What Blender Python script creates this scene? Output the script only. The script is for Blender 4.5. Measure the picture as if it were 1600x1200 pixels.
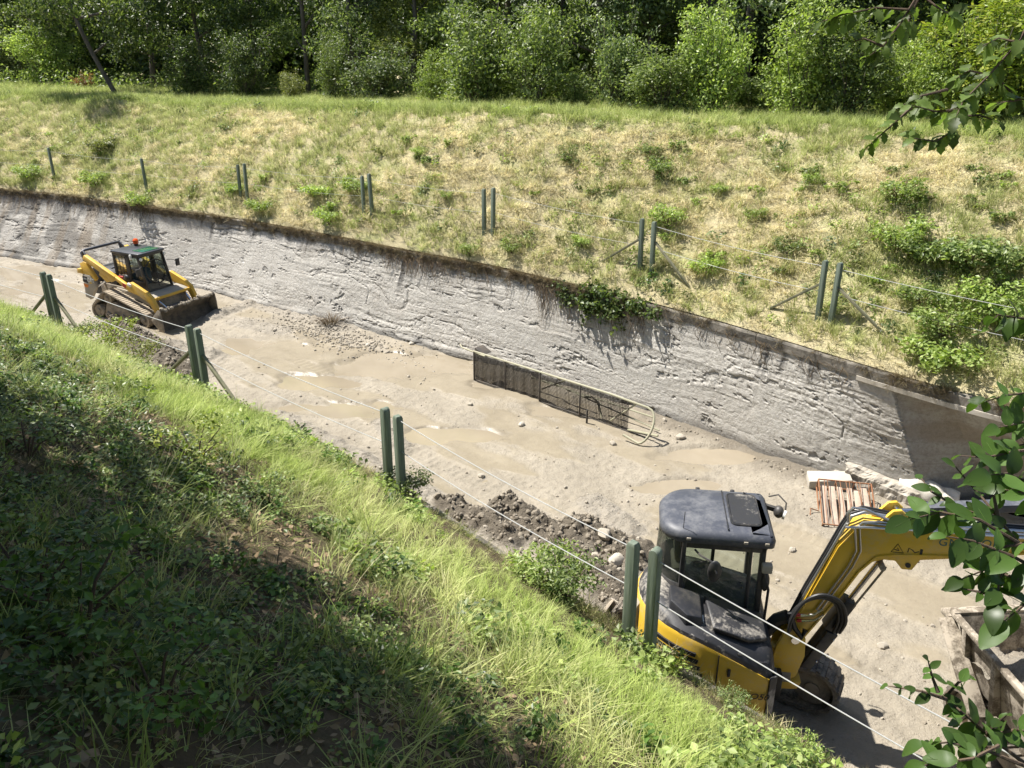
import bpy, bmesh, math, random
import numpy as np
from mathutils import Vector, Matrix, Euler
R = math.radians
for o in list(bpy.data.objects): bpy.data.objects.remove(o)
SC = bpy.context.scene
C = SC.collection

# ------------------------------------------------------------------ camera, sky, sun, exposure
EYE = 7.5; PITCH = R(22.8); FPX = 1300.0
cam = bpy.data.cameras.new('camera'); cam.sensor_width = 36; cam.lens = FPX/1600*36
cam.clip_start = .05; cam.clip_end = 2000
camo = bpy.data.objects.new('camera', cam); C.objects.link(camo)
camo.location = (0, 0, EYE); camo.rotation_euler = (R(90)-PITCH, 0, 0)
SC.camera = camo
TOSUN = Vector((-.45, .228, .86)).normalized()
w = bpy.data.worlds.new('World'); SC.world = w; w.use_nodes = True
sky = w.node_tree.nodes.new('ShaderNodeTexSky'); sky.sky_type = 'NISHITA'; sky.sun_disc = False
sky.sun_elevation = math.asin(TOSUN.z); sky.sun_rotation = math.atan2(TOSUN.x, TOSUN.y)
w.node_tree.links.new(sky.outputs[0], w.node_tree.nodes['Background'].inputs[0])
w.node_tree.nodes['Background'].inputs[1].default_value = .075
sl = bpy.data.lights.new('sun', 'SUN'); sl.energy = 5.0; sl.angle = R(.53); sl.color = (1, .955, .88)
so = bpy.data.objects.new('sun', sl); C.objects.link(so)
so.rotation_euler = (-TOSUN).to_track_quat('-Z', 'Y').to_euler(); so.location = (-20, 20, 40)
SC.view_settings.view_transform = 'Standard'; SC.view_settings.look = 'None'
SC.view_settings.gamma = 1; SC.view_settings.use_curve_mapping = False
SC.view_settings.exposure = 1.0
SC.cycles.max_bounces = 5; SC.cycles.diffuse_bounces = 2; SC.cycles.adaptive_threshold = .02; SC.cycles.transparent_max_bounces = 8
SC.cycles.transmission_bounces = 4; SC.cycles.glossy_bounces = 3

# ------------------------------------------------------------------ pixel -> direction / point
_s, _c = math.sin(PITCH), math.cos(PITCH)
def ray(x, y):
    u = (x-800)/FPX; v = (600-y)/FPX
    return Vector((u, _c+v*_s, -_s+v*_c))
def px(x, y, z=0.0):
    d = ray(x, y); t = (z-EYE)/d.z
    return Vector((0, 0, EYE)) + t*d
def pd(x, y, dist):                       # point on the pixel's ray at a given axial distance
    return Vector((0, 0, EYE)) + ray(x, y)*dist

# ------------------------------------------------------------------ noise
def _hash(ix, iy, seed):
    h = (ix.astype(np.int64)*374761393 + iy.astype(np.int64)*668265263 + seed*1442695041) & 0x7fffffff
    h = ((h ^ (h >> 13))*1274126177) & 0x7fffffff
    return ((h ^ (h >> 16)) & 0xffff)/65535.0
def vnoise(x, y, seed=0):
    x = np.asarray(x, float); y = np.asarray(y, float)
    ix = np.floor(x); iy = np.floor(y); fx = x-ix; fy = y-iy
    fx = fx*fx*fx*(fx*(fx*6-15)+10); fy = fy*fy*fy*(fy*(fy*6-15)+10)
    a = _hash(ix, iy, seed); b = _hash(ix+1, iy, seed); c = _hash(ix, iy+1, seed); d = _hash(ix+1, iy+1, seed)
    return (a+(b-a)*fx)*(1-fy)+(c+(d-c)*fx)*fy
def fbm(x, y, seed=0, oct=4, gain=.5):
    s = 0; amp = 1; tot = 0
    for i in range(oct):
        s = s+amp*vnoise(x*2**i+i*17.3, y*2**i-i*9.1, seed+i); tot += amp; amp *= gain
    return s/tot
def sstep(x, a, b):
    t = np.clip((x-a)/(b-a), 0, 1); return t*t*(3-2*t)

# ------------------------------------------------------------------ channel frame: a along, c across
E1 = np.array([.76, -.65]); E1 /= np.linalg.norm(E1); E2 = np.array([-E1[1], E1[0]])
def ac(p): return p[0]*E1[0]+p[1]*E1[1], p[0]*E2[0]+p[1]*E2[1]
def xy(a, c): return a*E1[0]+c*E2[0], a*E1[1]+c*E2[1]
ZT = 2.05; ZN = 2.15
def curve(pts, z, left, right, sm=1.0):
    q = sorted(ac(px(x, y, z)) for x, y in pts)
    A = np.array([k[0] for k in q]); Cc = np.array([k[1] for k in q])
    A = np.concatenate([[l[0] for l in left], A, [r[0] for r in right]])
    Cc = np.concatenate([[l[1] for l in left], Cc, [r[1] for r in right]])
    g = np.arange(-75, 45, .1); v = np.interp(g, A, Cc)
    k = np.exp(-.5*(np.arange(-30, 31)*.1/sm)**2); k /= k.sum()
    v = np.convolve(np.pad(v, 30, 'edge'), k, 'valid')
    return lambda a: np.interp(a, g, v)
FB = curve([(0,401),(132,422),(310,450),(400,478),(535,507),(640,538),(735,559),(1060,657),(1180,705),(1250,733),(1300,748),(1420,782)], 0,
           [(-75,-4.),(-45,7.2)], [(10,15.2),(45,17)])
FT = curve([(0,303),(120,315),(230,332),(380,352),(500,375),(660,408),(760,425),(900,460),(1030,490),(1140,522),(1250,556),(1370,595),(1480,627),(1600,660)], ZT,
           [(-75,-3.2),(-45,8.2)], [(10,14.2),(45,16)])
NE = curve([(0,480),(72,508),(160,545),(298,605),(450,672),(605,754),(800,876),(985,1006),(1120,1080),(1210,1136),(1300,1216)], ZN,
           [(-75,-12),(-45,-1.5),(-30,3.9)], [(1.5,5.05),(10,4.6),(45,5)])
_cr = sorted((ac(px(x, y, z))[0], z, ac(px(x, y, z))[1]) for x, y, z in
             [(330,164,5.1),(700,173,5.5),(900,184,5.55),(1200,194,5.6),(1600,212,5.65)])
_ca = np.array([k[0] for k in _cr])
print('crest', [(round(k[0],1), round(k[1],2), round(k[2]-float(FT(k[0])),2)) for k in _cr])
CRS = lambda a: np.interp(a, _ca, [k[2]-float(FT(k[0])) for k in _cr])
CRZ = lambda a: np.interp(a, _ca, [k[1] for k in _cr])
def far_z(a, s):                           # s: metres behind the far wall's top edge
    L = CRS(a); top = CRZ(a); t = s/L
    z = ZT+.16+(top-ZT-.16)*np.where(t < 1, np.sin(np.clip(t, 0, 1)*1.45)/math.sin(1.45)*.55+.45*np.clip(t, 0, 1), 1.0)
    z = z+sstep(s, .3, 2)*(fbm(a*.5, s*.5, 3)-.5)*.30+sstep(s, .1, .6)*(fbm(a*2.2, s*2.2, 4)-.5)*.10
    return z+np.where(t > 1, np.clip(t-1, 0, 6)*.01, 0)
def near_z(a, s):                          # s: metres from the near wall's edge towards the camera
    L = 5.6; t = np.clip(s/L, 0, 1.25)
    z = ZN+.02+3.72*np.where(t < 1, t, 1+.25*np.sin(np.clip(t-1, 0, .25)*6.28)*.6)
    return z+sstep(s, .2, 1.2)*(fbm(a*.6, s*.6, 13)-.5)*.22+sstep(s, .1, .6)*(fbm(a*2.5, s*2.5, 14)-.5)*.07
def gz0(X, Y):                             # the same ground without its small bumps
    a = X*E1[0]+Y*E1[1]; c = X*E2[0]+Y*E2[1]; f = float(FT(a))
    if c >= f:
        t = (c-f)/float(CRS(a)); top = float(CRZ(a)); u = min(max(t, 0), 1)
        return ZT+.16+(top-ZT-.16)*(math.sin(u*1.45)/math.sin(1.45)*.55+.45*u)+min(max(t-1, 0), 6)*.01
    e = float(NE(a))
    if c <= e: return ZN+.02+3.72*min((e-c)/5.6, 1.1)
    return .03
def gz(X, Y):
    a, c = ac((X, Y))
    if c >= FT(a): return float(far_z(a, c-FT(a)))
    if c <= NE(a): return float(near_z(a, NE(a)-c))
    return float(mud_z(np.array([a]), np.array([c]))[0])

# ------------------------------------------------------------------ helpers: objects, meshes, materials
def tag(o, label=None, cat=None, group=None, kind=None):
    if label: o['label'] = label
    if cat: o['category'] = cat
    if group: o['group'] = group
    if kind: o['kind'] = kind
    return o
def empty(name, loc, rz=0, label=None, cat=None, group=None, ry=0, rx=0):
    o = bpy.data.objects.new(name, None); C.objects.link(o); o.location = loc
    o.rotation_euler = (rx, ry, rz); o.empty_display_size = .3
    return tag(o, label, cat, group)
def link(name, me, mat=None, parent=None, loc=None):
    o = bpy.data.objects.new(name, me); C.objects.link(o)
    if mat is not None and len(me.materials) == 0: me.materials.append(mat)
    if parent is not None: o.parent = parent
    if loc is not None: o.location = loc
    return o
def np_mesh(name, V, F, smooth=False, attrs=None):
    """F: (n,3) or (n,4) int array"""
    V = np.asarray(V, np.float32); F = np.asarray(F, np.int32); k = F.shape[1]
    me = bpy.data.meshes.new(name)
    me.vertices.add(len(V)); me.vertices.foreach_set('co', V.ravel())
    me.loops.add(F.size); me.loops.foreach_set('vertex_index', F.ravel())
    me.polygons.add(len(F)); me.polygons.foreach_set('loop_start', np.arange(0, F.size, k, dtype=np.int32))
    me.polygons.foreach_set('use_smooth', np.full(len(F), smooth))
    for n, arr in (attrs or {}).items():
        arr = np.asarray(arr, np.float32)
        if arr.ndim == 1:
            at = me.attributes.new(n, 'FLOAT', 'POINT'); at.data.foreach_set('value', arr)
        else:
            at = me.attributes.new(n, 'FLOAT_VECTOR', 'POINT'); at.data.foreach_set('vector', arr.ravel())
    me.update(calc_edges=True); me.validate()
    return me
def grid_faces(n, m):                      # n rows, m columns
    i = np.arange(n-1)[:, None]*m+np.arange(m-1)[None, :]
    i = i.ravel(); return np.stack([i, i+1, i+m+1, i+m], 1)

class MB:
    def __init__(s): s.v = []; s.f = []
    def add(s, vs, fs, M=None):
        b = len(s.v)
        for q in vs:
            q = Vector(q); s.v.append(tuple(M @ q if M is not None else q))
        for q in fs: s.f.append([b+i for i in q])
        return s
    def box(s, c, d, rot=None):
        x, y, z = d[0]/2, d[1]/2, d[2]/2
        M = Matrix.Translation(c)
        if rot is not None: M = M @ (Euler(rot).to_matrix().to_4x4() if not isinstance(rot, Matrix) else rot.to_4x4())
        return s.add([(-x,-y,-z),(x,-y,-z),(x,y,-z),(-x,y,-z),(-x,-y,z),(x,-y,z),(x,y,z),(-x,y,z)],
                     [(0,3,2,1),(4,5,6,7),(0,1,5,4),(1,2,6,5),(2,3,7,6),(3,0,4,7)], M)
    def bar(s, p, q, w, h, up=(0,0,1)):    # rectangular bar from p to q
        p = Vector(p); q = Vector(q); d = q-p; L = d.length; d.normalize(); u = Vector(up)
        l = u.cross(d)
        if l.length < 1e-4: l = Vector((0,1,0)).cross(d)
        l.normalize(); u = d.cross(l)
        m = Matrix((d, l, u)).transposed()
        return s.box((p+q)/2, (L, w, h), m)
    def tube(s, path, r, n=8, closed=False, cap=True):
        P = [Vector(p) for p in path]; k = len(P)
        rr = list(r) if hasattr(r, '__len__') else [r]*k
        b = len(s.v); prev = None
        for i in range(k):
            if closed: d = P[(i+1) % k]-P[i-1]
            else: d = P[min(i+1, k-1)]-P[max(i-1, 0)]
            d.normalize()
            if prev is None:
                l = d.cross(Vector((0,0,1)))
                if l.length < 1e-3: l = d.cross(Vector((1,0,0)))
            else: l = prev-d*prev.dot(d)
            l.normalize(); prev = l; u = l.cross(d)
            for j in range(n):
                t = 2*math.pi*j/n; s.v.append(tuple(P[i]+(l*math.cos(t)+u*math.sin(t))*rr[i]))
        m = k if closed else k-1
        for i in range(m):
            i2 = (i+1) % k
            for j in range(n):
                j2 = (j+1) % n
                s.f.append([b+i*n+j, b+i*n+j2, b+i2*n+j2, b+i2*n+j])
        if cap and not closed:
            s.f.append([b+j for j in range(n)][::-1]); s.f.append([b+(k-1)*n+j for j in range(n)])
        return s
    def prism(s, poly, y0, y1, M=None):    # polygon in (x,z), extruded along y
        n = len(poly); vs = [(x, y0, z) for x, z in poly]+[(x, y1, z) for x, z in poly]
        fs = [list(range(n)), list(range(2*n-1, n-1, -1))]
        for i in range(n):
            j = (i+1) % n; fs.append([i, i+n, j+n, j])
        return s.add(vs, fs, M)
    def loft(s, rings, cap=True, M=None):  # closed rings of equal length
        n = len(rings[0]); vs = [p for r in rings for p in r]; fs = []
        for k in range(len(rings)-1):
            for i in range(n):
                j = (i+1) % n; fs.append([k*n+i, k*n+j, (k+1)*n+j, (k+1)*n+i])
        if cap: fs.append(list(range(n))[::-1]); fs.append([(len(rings)-1)*n+i for i in range(n)])
        return s.add(vs, fs, M)
    def cyl(s, p, q, r, n=16): return s.tube([p, q], r, n)
    def ball(s, c, r, n=10, m=7, sq=(1,1,1)):
        b = len(s.v); c = Vector(c)
        for i in range(m+1):
            t = math.pi*i/m
            for j in range(n):
                f = 2*math.pi*j/n
                s.v.append(tuple(c+Vector((sq[0]*r*math.sin(t)*math.cos(f), sq[1]*r*math.sin(t)*math.sin(f), sq[2]*r*math.cos(t)))))
        for i in range(m):
            for j in range(n):
                j2 = (j+1) % n; s.f.append([b+i*n+j, b+(i+1)*n+j, b+(i+1)*n+j2, b+i*n+j2])
        return s
    def build(s, name, mat, parent=None, bev=0, ang=35, seg=2, loc=None, smooth=True):
        me = bpy.data.meshes.new(name); me.from_pydata(s.v, [], s.f)
        bm = bmesh.new(); bm.from_mesh(me); bmesh.ops.remove_doubles(bm, verts=bm.verts, dist=1e-5)
        bmesh.ops.recalc_face_normals(bm, faces=bm.faces)
        if bev:
            ed = [e for e in bm.edges if len(e.link_faces) == 2 and e.calc_face_angle(0) > R(ang)]
            try: bmesh.ops.bevel(bm, geom=ed, offset=bev, segments=seg, profile=.5, affect='EDGES', clamp_overlap=True)
            except Exception: pass
        bm.to_mesh(me); bm.free()
        if smooth:
            me.polygons.foreach_set('use_smooth', [True]*len(me.polygons))
            me.set_sharp_from_angle(angle=R(ang))
        me.update()
        return link(name, me, mat, parent, loc)

# ---- materials
MATS = {}
def mat(name, col=(.5,.5,.5), rough=.8, metal=0, spec=.5, build=None):
    m = bpy.data.materials.new(name); m.use_nodes = True; nt = m.node_tree
    b = nt.nodes['Principled BSDF']
    b.inputs['Base Color'].default_value = (*col, 1); b.inputs['Roughness'].default_value = rough
    b.inputs['Metallic'].default_value = metal; b.inputs['Specular IOR Level'].default_value = spec
    if build: build(nt, b)
    MATS[name] = m; return m
class N:                                   # tiny node helper
    def __init__(s, nt): s.nt = nt
    def n(s, t, **kw):
        x = s.nt.nodes.new(t)
        for k, v in kw.items():
            if k.startswith('i_'):
                k = k[2:]; k = int(k) if k.isdigit() else k.replace('_', ' '); x.inputs[k].default_value = v
            else: setattr(x, k, v)
        return x
    def l(s, a, b): s.nt.links.new(a, b)
    def co(s, kind='Object'): return s.n('ShaderNodeTexCoord').outputs[kind]
    def noise(s, scale, detail=4, rough=.55, vec=None, sc=None, dist=0):
        x = s.n('ShaderNodeTexNoise'); x.inputs['Scale'].default_value = scale; x.inputs['Detail'].default_value = detail
        x.inputs['Roughness'].default_value = rough; x.inputs['Distortion'].default_value = dist
        v = vec if vec is not None else s.co()
        if sc is not None:
            mp = s.n('ShaderNodeMapping'); mp.inputs['Scale'].default_value = sc; s.l(v, mp.inputs[0]); v = mp.outputs[0]
        s.l(v, x.inputs['Vector']); return x.outputs['Fac']
    def ramp(s, fac, stops):
        x = s.n('ShaderNodeValToRGB'); e = x.color_ramp.elements
        while len(e) > 1: e.remove(e[-1])
        for i, (p, c) in enumerate(stops):
            q = e[0] if i == 0 else e.new(p)
            q.position = p; q.color = (*c, 1) if hasattr(c, '__len__') else (c, c, c, 1)
        s.l(fac, x.inputs[0]); return x.outputs[0]
    def mix(s, fac, a, b, mode='MIX'):
        x = s.n('ShaderNodeMix', data_type='RGBA', blend_type=mode)
        for val, inp in ((fac, x.inputs[0]), (a, x.inputs[6]), (b, x.inputs[7])):
            if isinstance(val, (int, float)): inp.default_value = val
            elif isinstance(val, tuple): inp.default_value = (*val, 1)
            else: s.l(val, inp)
        return x.outputs[2]
    def math(s, op, a, b=0.0):
        x = s.n('ShaderNodeMath', operation=op)
        for val, inp in ((a, x.inputs[0]), (b, x.inputs[1])):
            if isinstance(val, (int, float)): inp.default_value = val
            else: s.l(val, inp)
        return x.outputs[0]
    def attr(s, name, typ='GEOMETRY', out='Fac'):
        x = s.n('ShaderNodeAttribute'); x.attribute_name = name; x.attribute_type = typ; return x.outputs[out]
    def bump(s, h, bsdf, strength=.5, dist=.02):
        x = s.n('ShaderNodeBump'); x.inputs['Strength'].default_value = strength; x.inputs['Distance'].default_value = dist
        s.l(h, x.inputs['Height']); s.l(x.outputs[0], bsdf.inputs['Normal']); return x

def m_mud(nt, b):
    n = N(nt); wet = n.attr('wet'); n1 = n.noise(1.1, 5, .6); n2 = n.noise(24, 5, .65); n3 = n.noise(110, 3, .6); n4 = n.noise(6.5, 5, .65)
    dry = n.ramp(n1, [(.3, (.27,.242,.198)), (.7, (.37,.332,.275))])
    wetc = n.ramp(n1, [(.3, (.235,.20,.145)), (.7, (.298,.257,.19))])
    col = n.mix(wet, dry, wetc)
    col = n.mix(n.math('MULTIPLY', n.ramp(n4, [(.36, 1.), (.5, 0.)]), .22), col, (.19,.16,.12))
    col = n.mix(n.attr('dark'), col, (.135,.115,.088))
    col = n.mix(n.math('MULTIPLY', n.ramp(n2, [(.56, 0.), (.70, 1.)]), .40), col, (.17,.14,.105))
    n.l(col, b.inputs['Base Color'])
    n.l(n.ramp(wet, [(0, .95), (.5, .7), (1, .30)]), b.inputs['Roughness']); b.inputs['Specular IOR Level'].default_value = .3
    dryf = n.math('SUBTRACT', 1.18, wet)
    n.bump(n.math('MULTIPLY', n.math('ADD', n.math('ADD', n.math('MULTIPLY', n2, .6), n.math('MULTIPLY', n3, .25)), n.math('MULTIPLY', n4, 1.3)), dryf), b, 1.0, .05)
mat('mud', build=m_mud)
def m_water(nt, b):
    n = N(nt); n.l(n.ramp(n.noise(.9, 3), [(.3, (.245,.208,.152)), (.7, (.295,.252,.187))]), b.inputs['Base Color'])
    b.inputs['Roughness'].default_value = .07; n.bump(n.noise(6, 2), b, .04, .02)
mat('muddy_water', build=m_water)
def m_conc(nt, b):
    n = N(nt); n1 = n.noise(1.3, 5, .6); n2 = n.noise(16, 6, .7); n3 = n.noise(75, 4, .7); ln = n.noise(2.2, 6, .7, sc=(1, 1, 7))
    col = n.ramp(n1, [(.3, (.41,.39,.355)), (.55, (.49,.47,.43)), (.75, (.54,.515,.47))])
    col = n.mix(n.math('MULTIPLY', n.ramp(n2, [(.38, 1.), (.55, 0.)]), .40), col, (.20,.175,.145))
    col = n.mix(n.math('MULTIPLY', n.ramp(ln, [(.34, 1.), (.46, 0.)]), .35), col, (.24,.215,.18))
    col = n.mix(n.attr('stain'), col, (.085,.082,.078))
    col = n.mix(n.attr('warm'), col, (.24,.185,.125))
    n.l(col, b.inputs['Base Color']); b.inputs['Roughness'].default_value = .95; b.inputs['Specular IOR Level'].default_value = .15
    n.bump(n.math('ADD', n.math('ADD', n.math('MULTIPLY', n2, .8), n.math('MULTIPLY', n3, .45)), n.math('MULTIPLY', ln, .5)), b, .8, .035)
mat('concrete', build=m_conc)
def m_cope(nt, b):
    n = N(nt); st = n.noise(1.6, 5, .65, sc=(1,1,1)); n2 = n.noise(18, 4)
    col = n.ramp(st, [(.38, (.075,.07,.06)), (.52, (.19,.17,.14)), (.68, (.38,.355,.31))])
    col = n.mix(n.math('MULTIPLY', n2, .5), col, (.10,.09,.075))
    n.l(col, b.inputs['Base Color']); b.inputs['Roughness'].default_value = .95
    n.bump(n2, b, .6, .02)
mat('old_coping', build=m_cope)
def m_soil(c1, c2, c3):
    def f(nt, b):
        n = N(nt); col = n.ramp(n.noise(.9, 6, .65), [(.32, c1), (.5, c2), (.68, c3)])
        col = n.mix(n.math('MULTIPLY', n.noise(35, 4, .7), .6), col, tuple(k*.45 for k in c1))
        n.l(col, b.inputs['Base Color']); b.inputs['Roughness'].default_value = 1; b.inputs['Specular IOR Level'].default_value = .1
        n.bump(n.noise(28, 5, .7), b, .9, .04)
    return f
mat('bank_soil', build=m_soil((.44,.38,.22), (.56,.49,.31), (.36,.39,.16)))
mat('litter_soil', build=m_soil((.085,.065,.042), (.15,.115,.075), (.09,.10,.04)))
def m_grass(inst=True):
    def f(nt, b):
        n = N(nt); t = n.attr('tint', 'INSTANCER', 'Vector') if inst else None
        rnd = n.n('ShaderNodeObjectInfo').outputs['Random']
        isl = n.n('ShaderNodeNewGeometry').outputs['Random Per Island']
        sep = n.n('ShaderNodeSeparateXYZ'); n.l(t, sep.inputs[0])
        green = n.ramp(isl, [(0, (.19,.29,.045)), (.5, (.34,.45,.09)), (1, (.50,.58,.17))])
        straw = n.ramp(isl, [(0, (.54,.46,.25)), (.5, (.76,.67,.42)), (1, (.88,.80,.56))])
        brown = n.ramp(isl, [(0, (.07,.048,.028)), (.6, (.15,.105,.06)), (1, (.28,.21,.12))])
        col = n.mix(sep.outputs[0], green, straw); col = n.mix(sep.outputs[1], col, brown)
        col = n.mix(1, col, n.ramp(sep.outputs[2], [(0, .55), (1, 1.25)]), 'MULTIPLY')
        n.l(col, b.inputs['Base Color']); b.inputs['Roughness'].default_value = .55; b.inputs['Specular IOR Level'].default_value = .3
        tr = n.n('ShaderNodeBsdfTranslucent'); n.l(col, tr.inputs[0])
        ms = n.n('ShaderNodeMixShader'); ms.inputs[0].default_value = .45
        n.l(b.outputs[0], ms.inputs[1]); n.l(tr.outputs[0], ms.inputs[2]); n.l(ms.outputs[0], nt.nodes['Material Output'].inputs[0])
    return f
mat('grass', build=m_grass())
def m_leaf(c0, c1, c2, trans=.35, rough=.42, tscale=1.0, vr=(.8, 1.2)):
    def f(nt, b):
        n = N(nt); isl = n.n('ShaderNodeNewGeometry').outputs['Random Per Island']
        rnd = n.n('ShaderNodeObjectInfo').outputs['Random']
        col = n.ramp(isl, [(0, c0), (.5, c1), (1, c2)])
        col = n.mix(1, col, n.ramp(rnd, [(0, vr[0]), (1, vr[1])]), 'MULTIPLY')
        n.l(col, b.inputs['Base Color']); b.inputs['Roughness'].default_value = rough; b.inputs['Specular IOR Level'].default_value = .4
        tr = n.n('ShaderNodeBsdfTranslucent'); n.l(n.mix(1, col, (1.25*tscale, 1.35*tscale, .6*tscale), 'MULTIPLY'), tr.inputs[0])
        ms = n.n('ShaderNodeMixShader'); ms.inputs[0].default_value = trans
        n.l(b.outputs[0], ms.inputs[1]); n.l(tr.outputs[0], ms.inputs[2]); n.l(ms.outputs[0], nt.nodes['Material Output'].inputs[0])
    return f
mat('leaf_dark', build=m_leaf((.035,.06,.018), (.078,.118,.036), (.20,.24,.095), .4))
mat('leaf_mid', build=m_leaf((.07,.11,.03), (.155,.21,.068), (.33,.39,.155), .42))
mat('leaf_bright', build=m_leaf((.13,.195,.04), (.265,.35,.09), (.44,.52,.19), .42))
mat('leaf_blue', build=m_leaf((.065,.105,.04), (.14,.19,.08), (.32,.37,.19), .42))
mat('leaf_olive', build=m_leaf((.09,.11,.03), (.18,.205,.06), (.34,.35,.14), .42))
mat('leaf_yellow', build=m_leaf((.13,.19,.025), (.22,.28,.04), (.33,.34,.08)))
mat('leaf_rust', build=m_leaf((.16,.07,.02), (.30,.15,.05), (.40,.24,.09)))
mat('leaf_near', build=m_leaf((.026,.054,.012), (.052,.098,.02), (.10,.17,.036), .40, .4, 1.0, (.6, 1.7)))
mat('leaf_hang', build=m_leaf((.05,.085,.018), (.09,.14,.03), (.15,.20,.05), .5, .5, 1.0, (.5, 1.6)))
mat('root', build=m_leaf((.05,.035,.022), (.11,.08,.05), (.20,.15,.09), .1, .9))
mat('litter', build=m_leaf((.10,.068,.04), (.22,.155,.09), (.40,.31,.18), .1, .7))
def m_bark(c0, c1):
    def f(nt, b):
        n = N(nt); h = n.noise(9, 5, .65, sc=(1,1,.25)); n.l(n.ramp(h, [(.3, c0), (.7, c1)]), b.inputs['Base Color'])
        b.inputs['Roughness'].default_value = .95; n.bump(h, b, .6, .03)
    return f
mat('bark', build=m_bark((.06,.05,.04), (.17,.145,.115)))
mat('stem', build=m_bark((.05,.032,.022), (.13,.09,.06)))
def m_paint(col, dirt, amt, rough=.42, scale=3.0, lo=.45, hi=.7, chips=0):
    def f(nt, b):
        n = N(nt); d = n.noise(scale, 7, .68); d2 = n.noise(scale*9, 4, .7)
        k = n.ramp(n.math('ADD', n.math('MULTIPLY', d, .75), n.math('MULTIPLY', d2, .25)), [(lo, 0.), (hi, amt)])
        var = n.ramp(n.noise(1.2, 3), [(.3, .88), (.7, 1.08)])
        base = n.mix(1, tuple(col), var, 'MULTIPLY')
        n.l(n.mix(k, base, tuple(dirt)), b.inputs['Base Color'])
        n.l(n.math('ADD', rough, n.math('MULTIPLY', k, .45)), b.inputs['Roughness'])
        n.bump(d2, b, .12, .01)
    return f
DUST = (.42,.36,.28)
mat('yellow_paint', build=m_paint((.66,.42,.04), DUST, .55, .4, 4, .50, .70))
mat('yellow_dusty', build=m_paint((.66,.40,.05), DUST, .6, .5, 2.2, .48, .72))
mat('black_plastic', build=m_paint((.022,.023,.027), DUST, .22, .45, 2.5, .45, .75))
mat('black_dusty', build=m_paint((.028,.028,.031), (.48,.44,.38), .8, .5, 2.4, .50, .63))
mat('roof_black', build=m_paint((.055,.06,.078), (.26,.26,.26), .55, .48, 4.5, .46, .74))
mat('rubber', build=m_paint((.03,.029,.028), (.34,.29,.225), .85, .85, 4, .38, .6))
mat('track_dusty', build=m_paint((.12,.10,.08), (.40,.335,.25), .95, .9, 2.4, .3, .5))
mat('steel_mud', build=m_paint((.10,.09,.08), (.36,.30,.225), .9, .75, 4, .35, .55))
mat('bucket_mud', build=m_paint((.055,.048,.04), (.20,.165,.12), .8, .8, 4, .4, .62))  # muddy steel, toned darker to paint in the bucket's shaded face
mat('cab_roof', build=m_paint((.03,.034,.045), (.15,.15,.15), .3, .4, 1.8, .45, .8))
mat('bin_mud', build=m_paint((.14,.115,.085), (.44,.385,.31), .9, .9, 5, .44, .56))
mat('panel_dusty', build=m_paint((.30,.28,.24), DUST, .8, .7, 2.2, .38, .6))
mat('chrome', (.62,.62,.64), .22, 1)
mat('steel_pipe', (.55,.55,.55), .35, .9)
mat('hose', (.018,.018,.019), .5)
mat('fitting_red', (.45,.03,.02), .5)
mat('beacon', (.75,.10,.015), .25)
mat('lamp_glass', (.75,.75,.72), .15)
mat('white_print', (.75,.75,.72), .6)
mat('black_print', (.02,.02,.02), .6)
mat('orange_print', (.72,.20,.02), .6)
mat('green_print', (.05,.13,.12), .6)
mat('seat_fabric', build=m_paint((.22,.19,.15), DUST, .5, .9))
mat('blue_fabric', (.035,.075,.12), .9)
def m_glass(nt, b):
    n = N(nt); b.inputs['Base Color'].default_value = (.02,.03,.028,1); b.inputs['Roughness'].default_value = .04
    tr = n.n('ShaderNodeBsdfTransparent'); tr.inputs[0].default_value = (.66,.74,.70,1)
    fr = n.n('ShaderNodeFresnel'); fr.inputs[0].default_value = 1.5
    d = n.noise(3, 6, .7); dust = n.n('ShaderNodeBsdfDiffuse'); dust.inputs[0].default_value = (.4,.37,.3,1)
    ms = n.n('ShaderNodeMixShader'); n.l(n.math('ADD', n.math('MULTIPLY', fr.outputs[0], .8), .01), ms.inputs[0])
    gl = n.n('ShaderNodeBsdfGlossy'); gl.inputs['Roughness'].default_value = .05
    n.l(tr.outputs[0], ms.inputs[1]); n.l(gl.outputs[0], ms.inputs[2])
    m2 = n.n('ShaderNodeMixShader'); n.l(n.ramp(d, [(.4, .008), (.75, .06)]), m2.inputs[0])
    n.l(ms.outputs[0], m2.inputs[1]); n.l(dust.outputs[0], m2.inputs[2])
    n.l(m2.outputs[0], nt.nodes['Material Output'].inputs[0])
mat('glass', build=m_glass)
def m_gglass(nt, b):
    b.inputs['Base Color'].default_value = (.03,.12,.075,1); b.inputs['Roughness'].default_value = .12
mat('green_glass', build=m_gglass)
def m_post(nt, b):
    n = N(nt); g = n.noise(6, 5, .6, sc=(6,6,.4)); g2 = n.noise(2, 4)
    col = n.ramp(g, [(.3, (.085,.115,.085)), (.55, (.135,.17,.13)), (.75, (.22,.25,.20))])
    n.l(n.mix(n.math('MULTIPLY', n.ramp(g2, [(.5, 0.), (.75, 1.)]), .4), col, (.23,.22,.17)), b.inputs['Base Color'])
    b.inputs['Roughness'].default_value = .75; n.bump(g, b, .5, .01)
mat('green_post', build=m_post)
mat('brace_wood', build=m_paint((.11,.12,.07), (.33,.29,.20), .7, .85, 6, .4, .65))
mat('cable', (.45,.45,.44), .55, .3)
mat('rack_paint', build=m_paint((.33,.32,.22), DUST, .6, .6, 5))
mat('rack_dark', build=m_paint((.05,.046,.042), (.16,.13,.10), .6, .8, 6, .4, .65))
mat('rust', build=m_paint((.22,.085,.035), (.36,.24,.15), .6, .95, 7, .4, .65))
mat('old_wood', build=m_paint((.36,.27,.21), (.50,.42,.34), .8, .95, 6, .35, .65))
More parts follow.
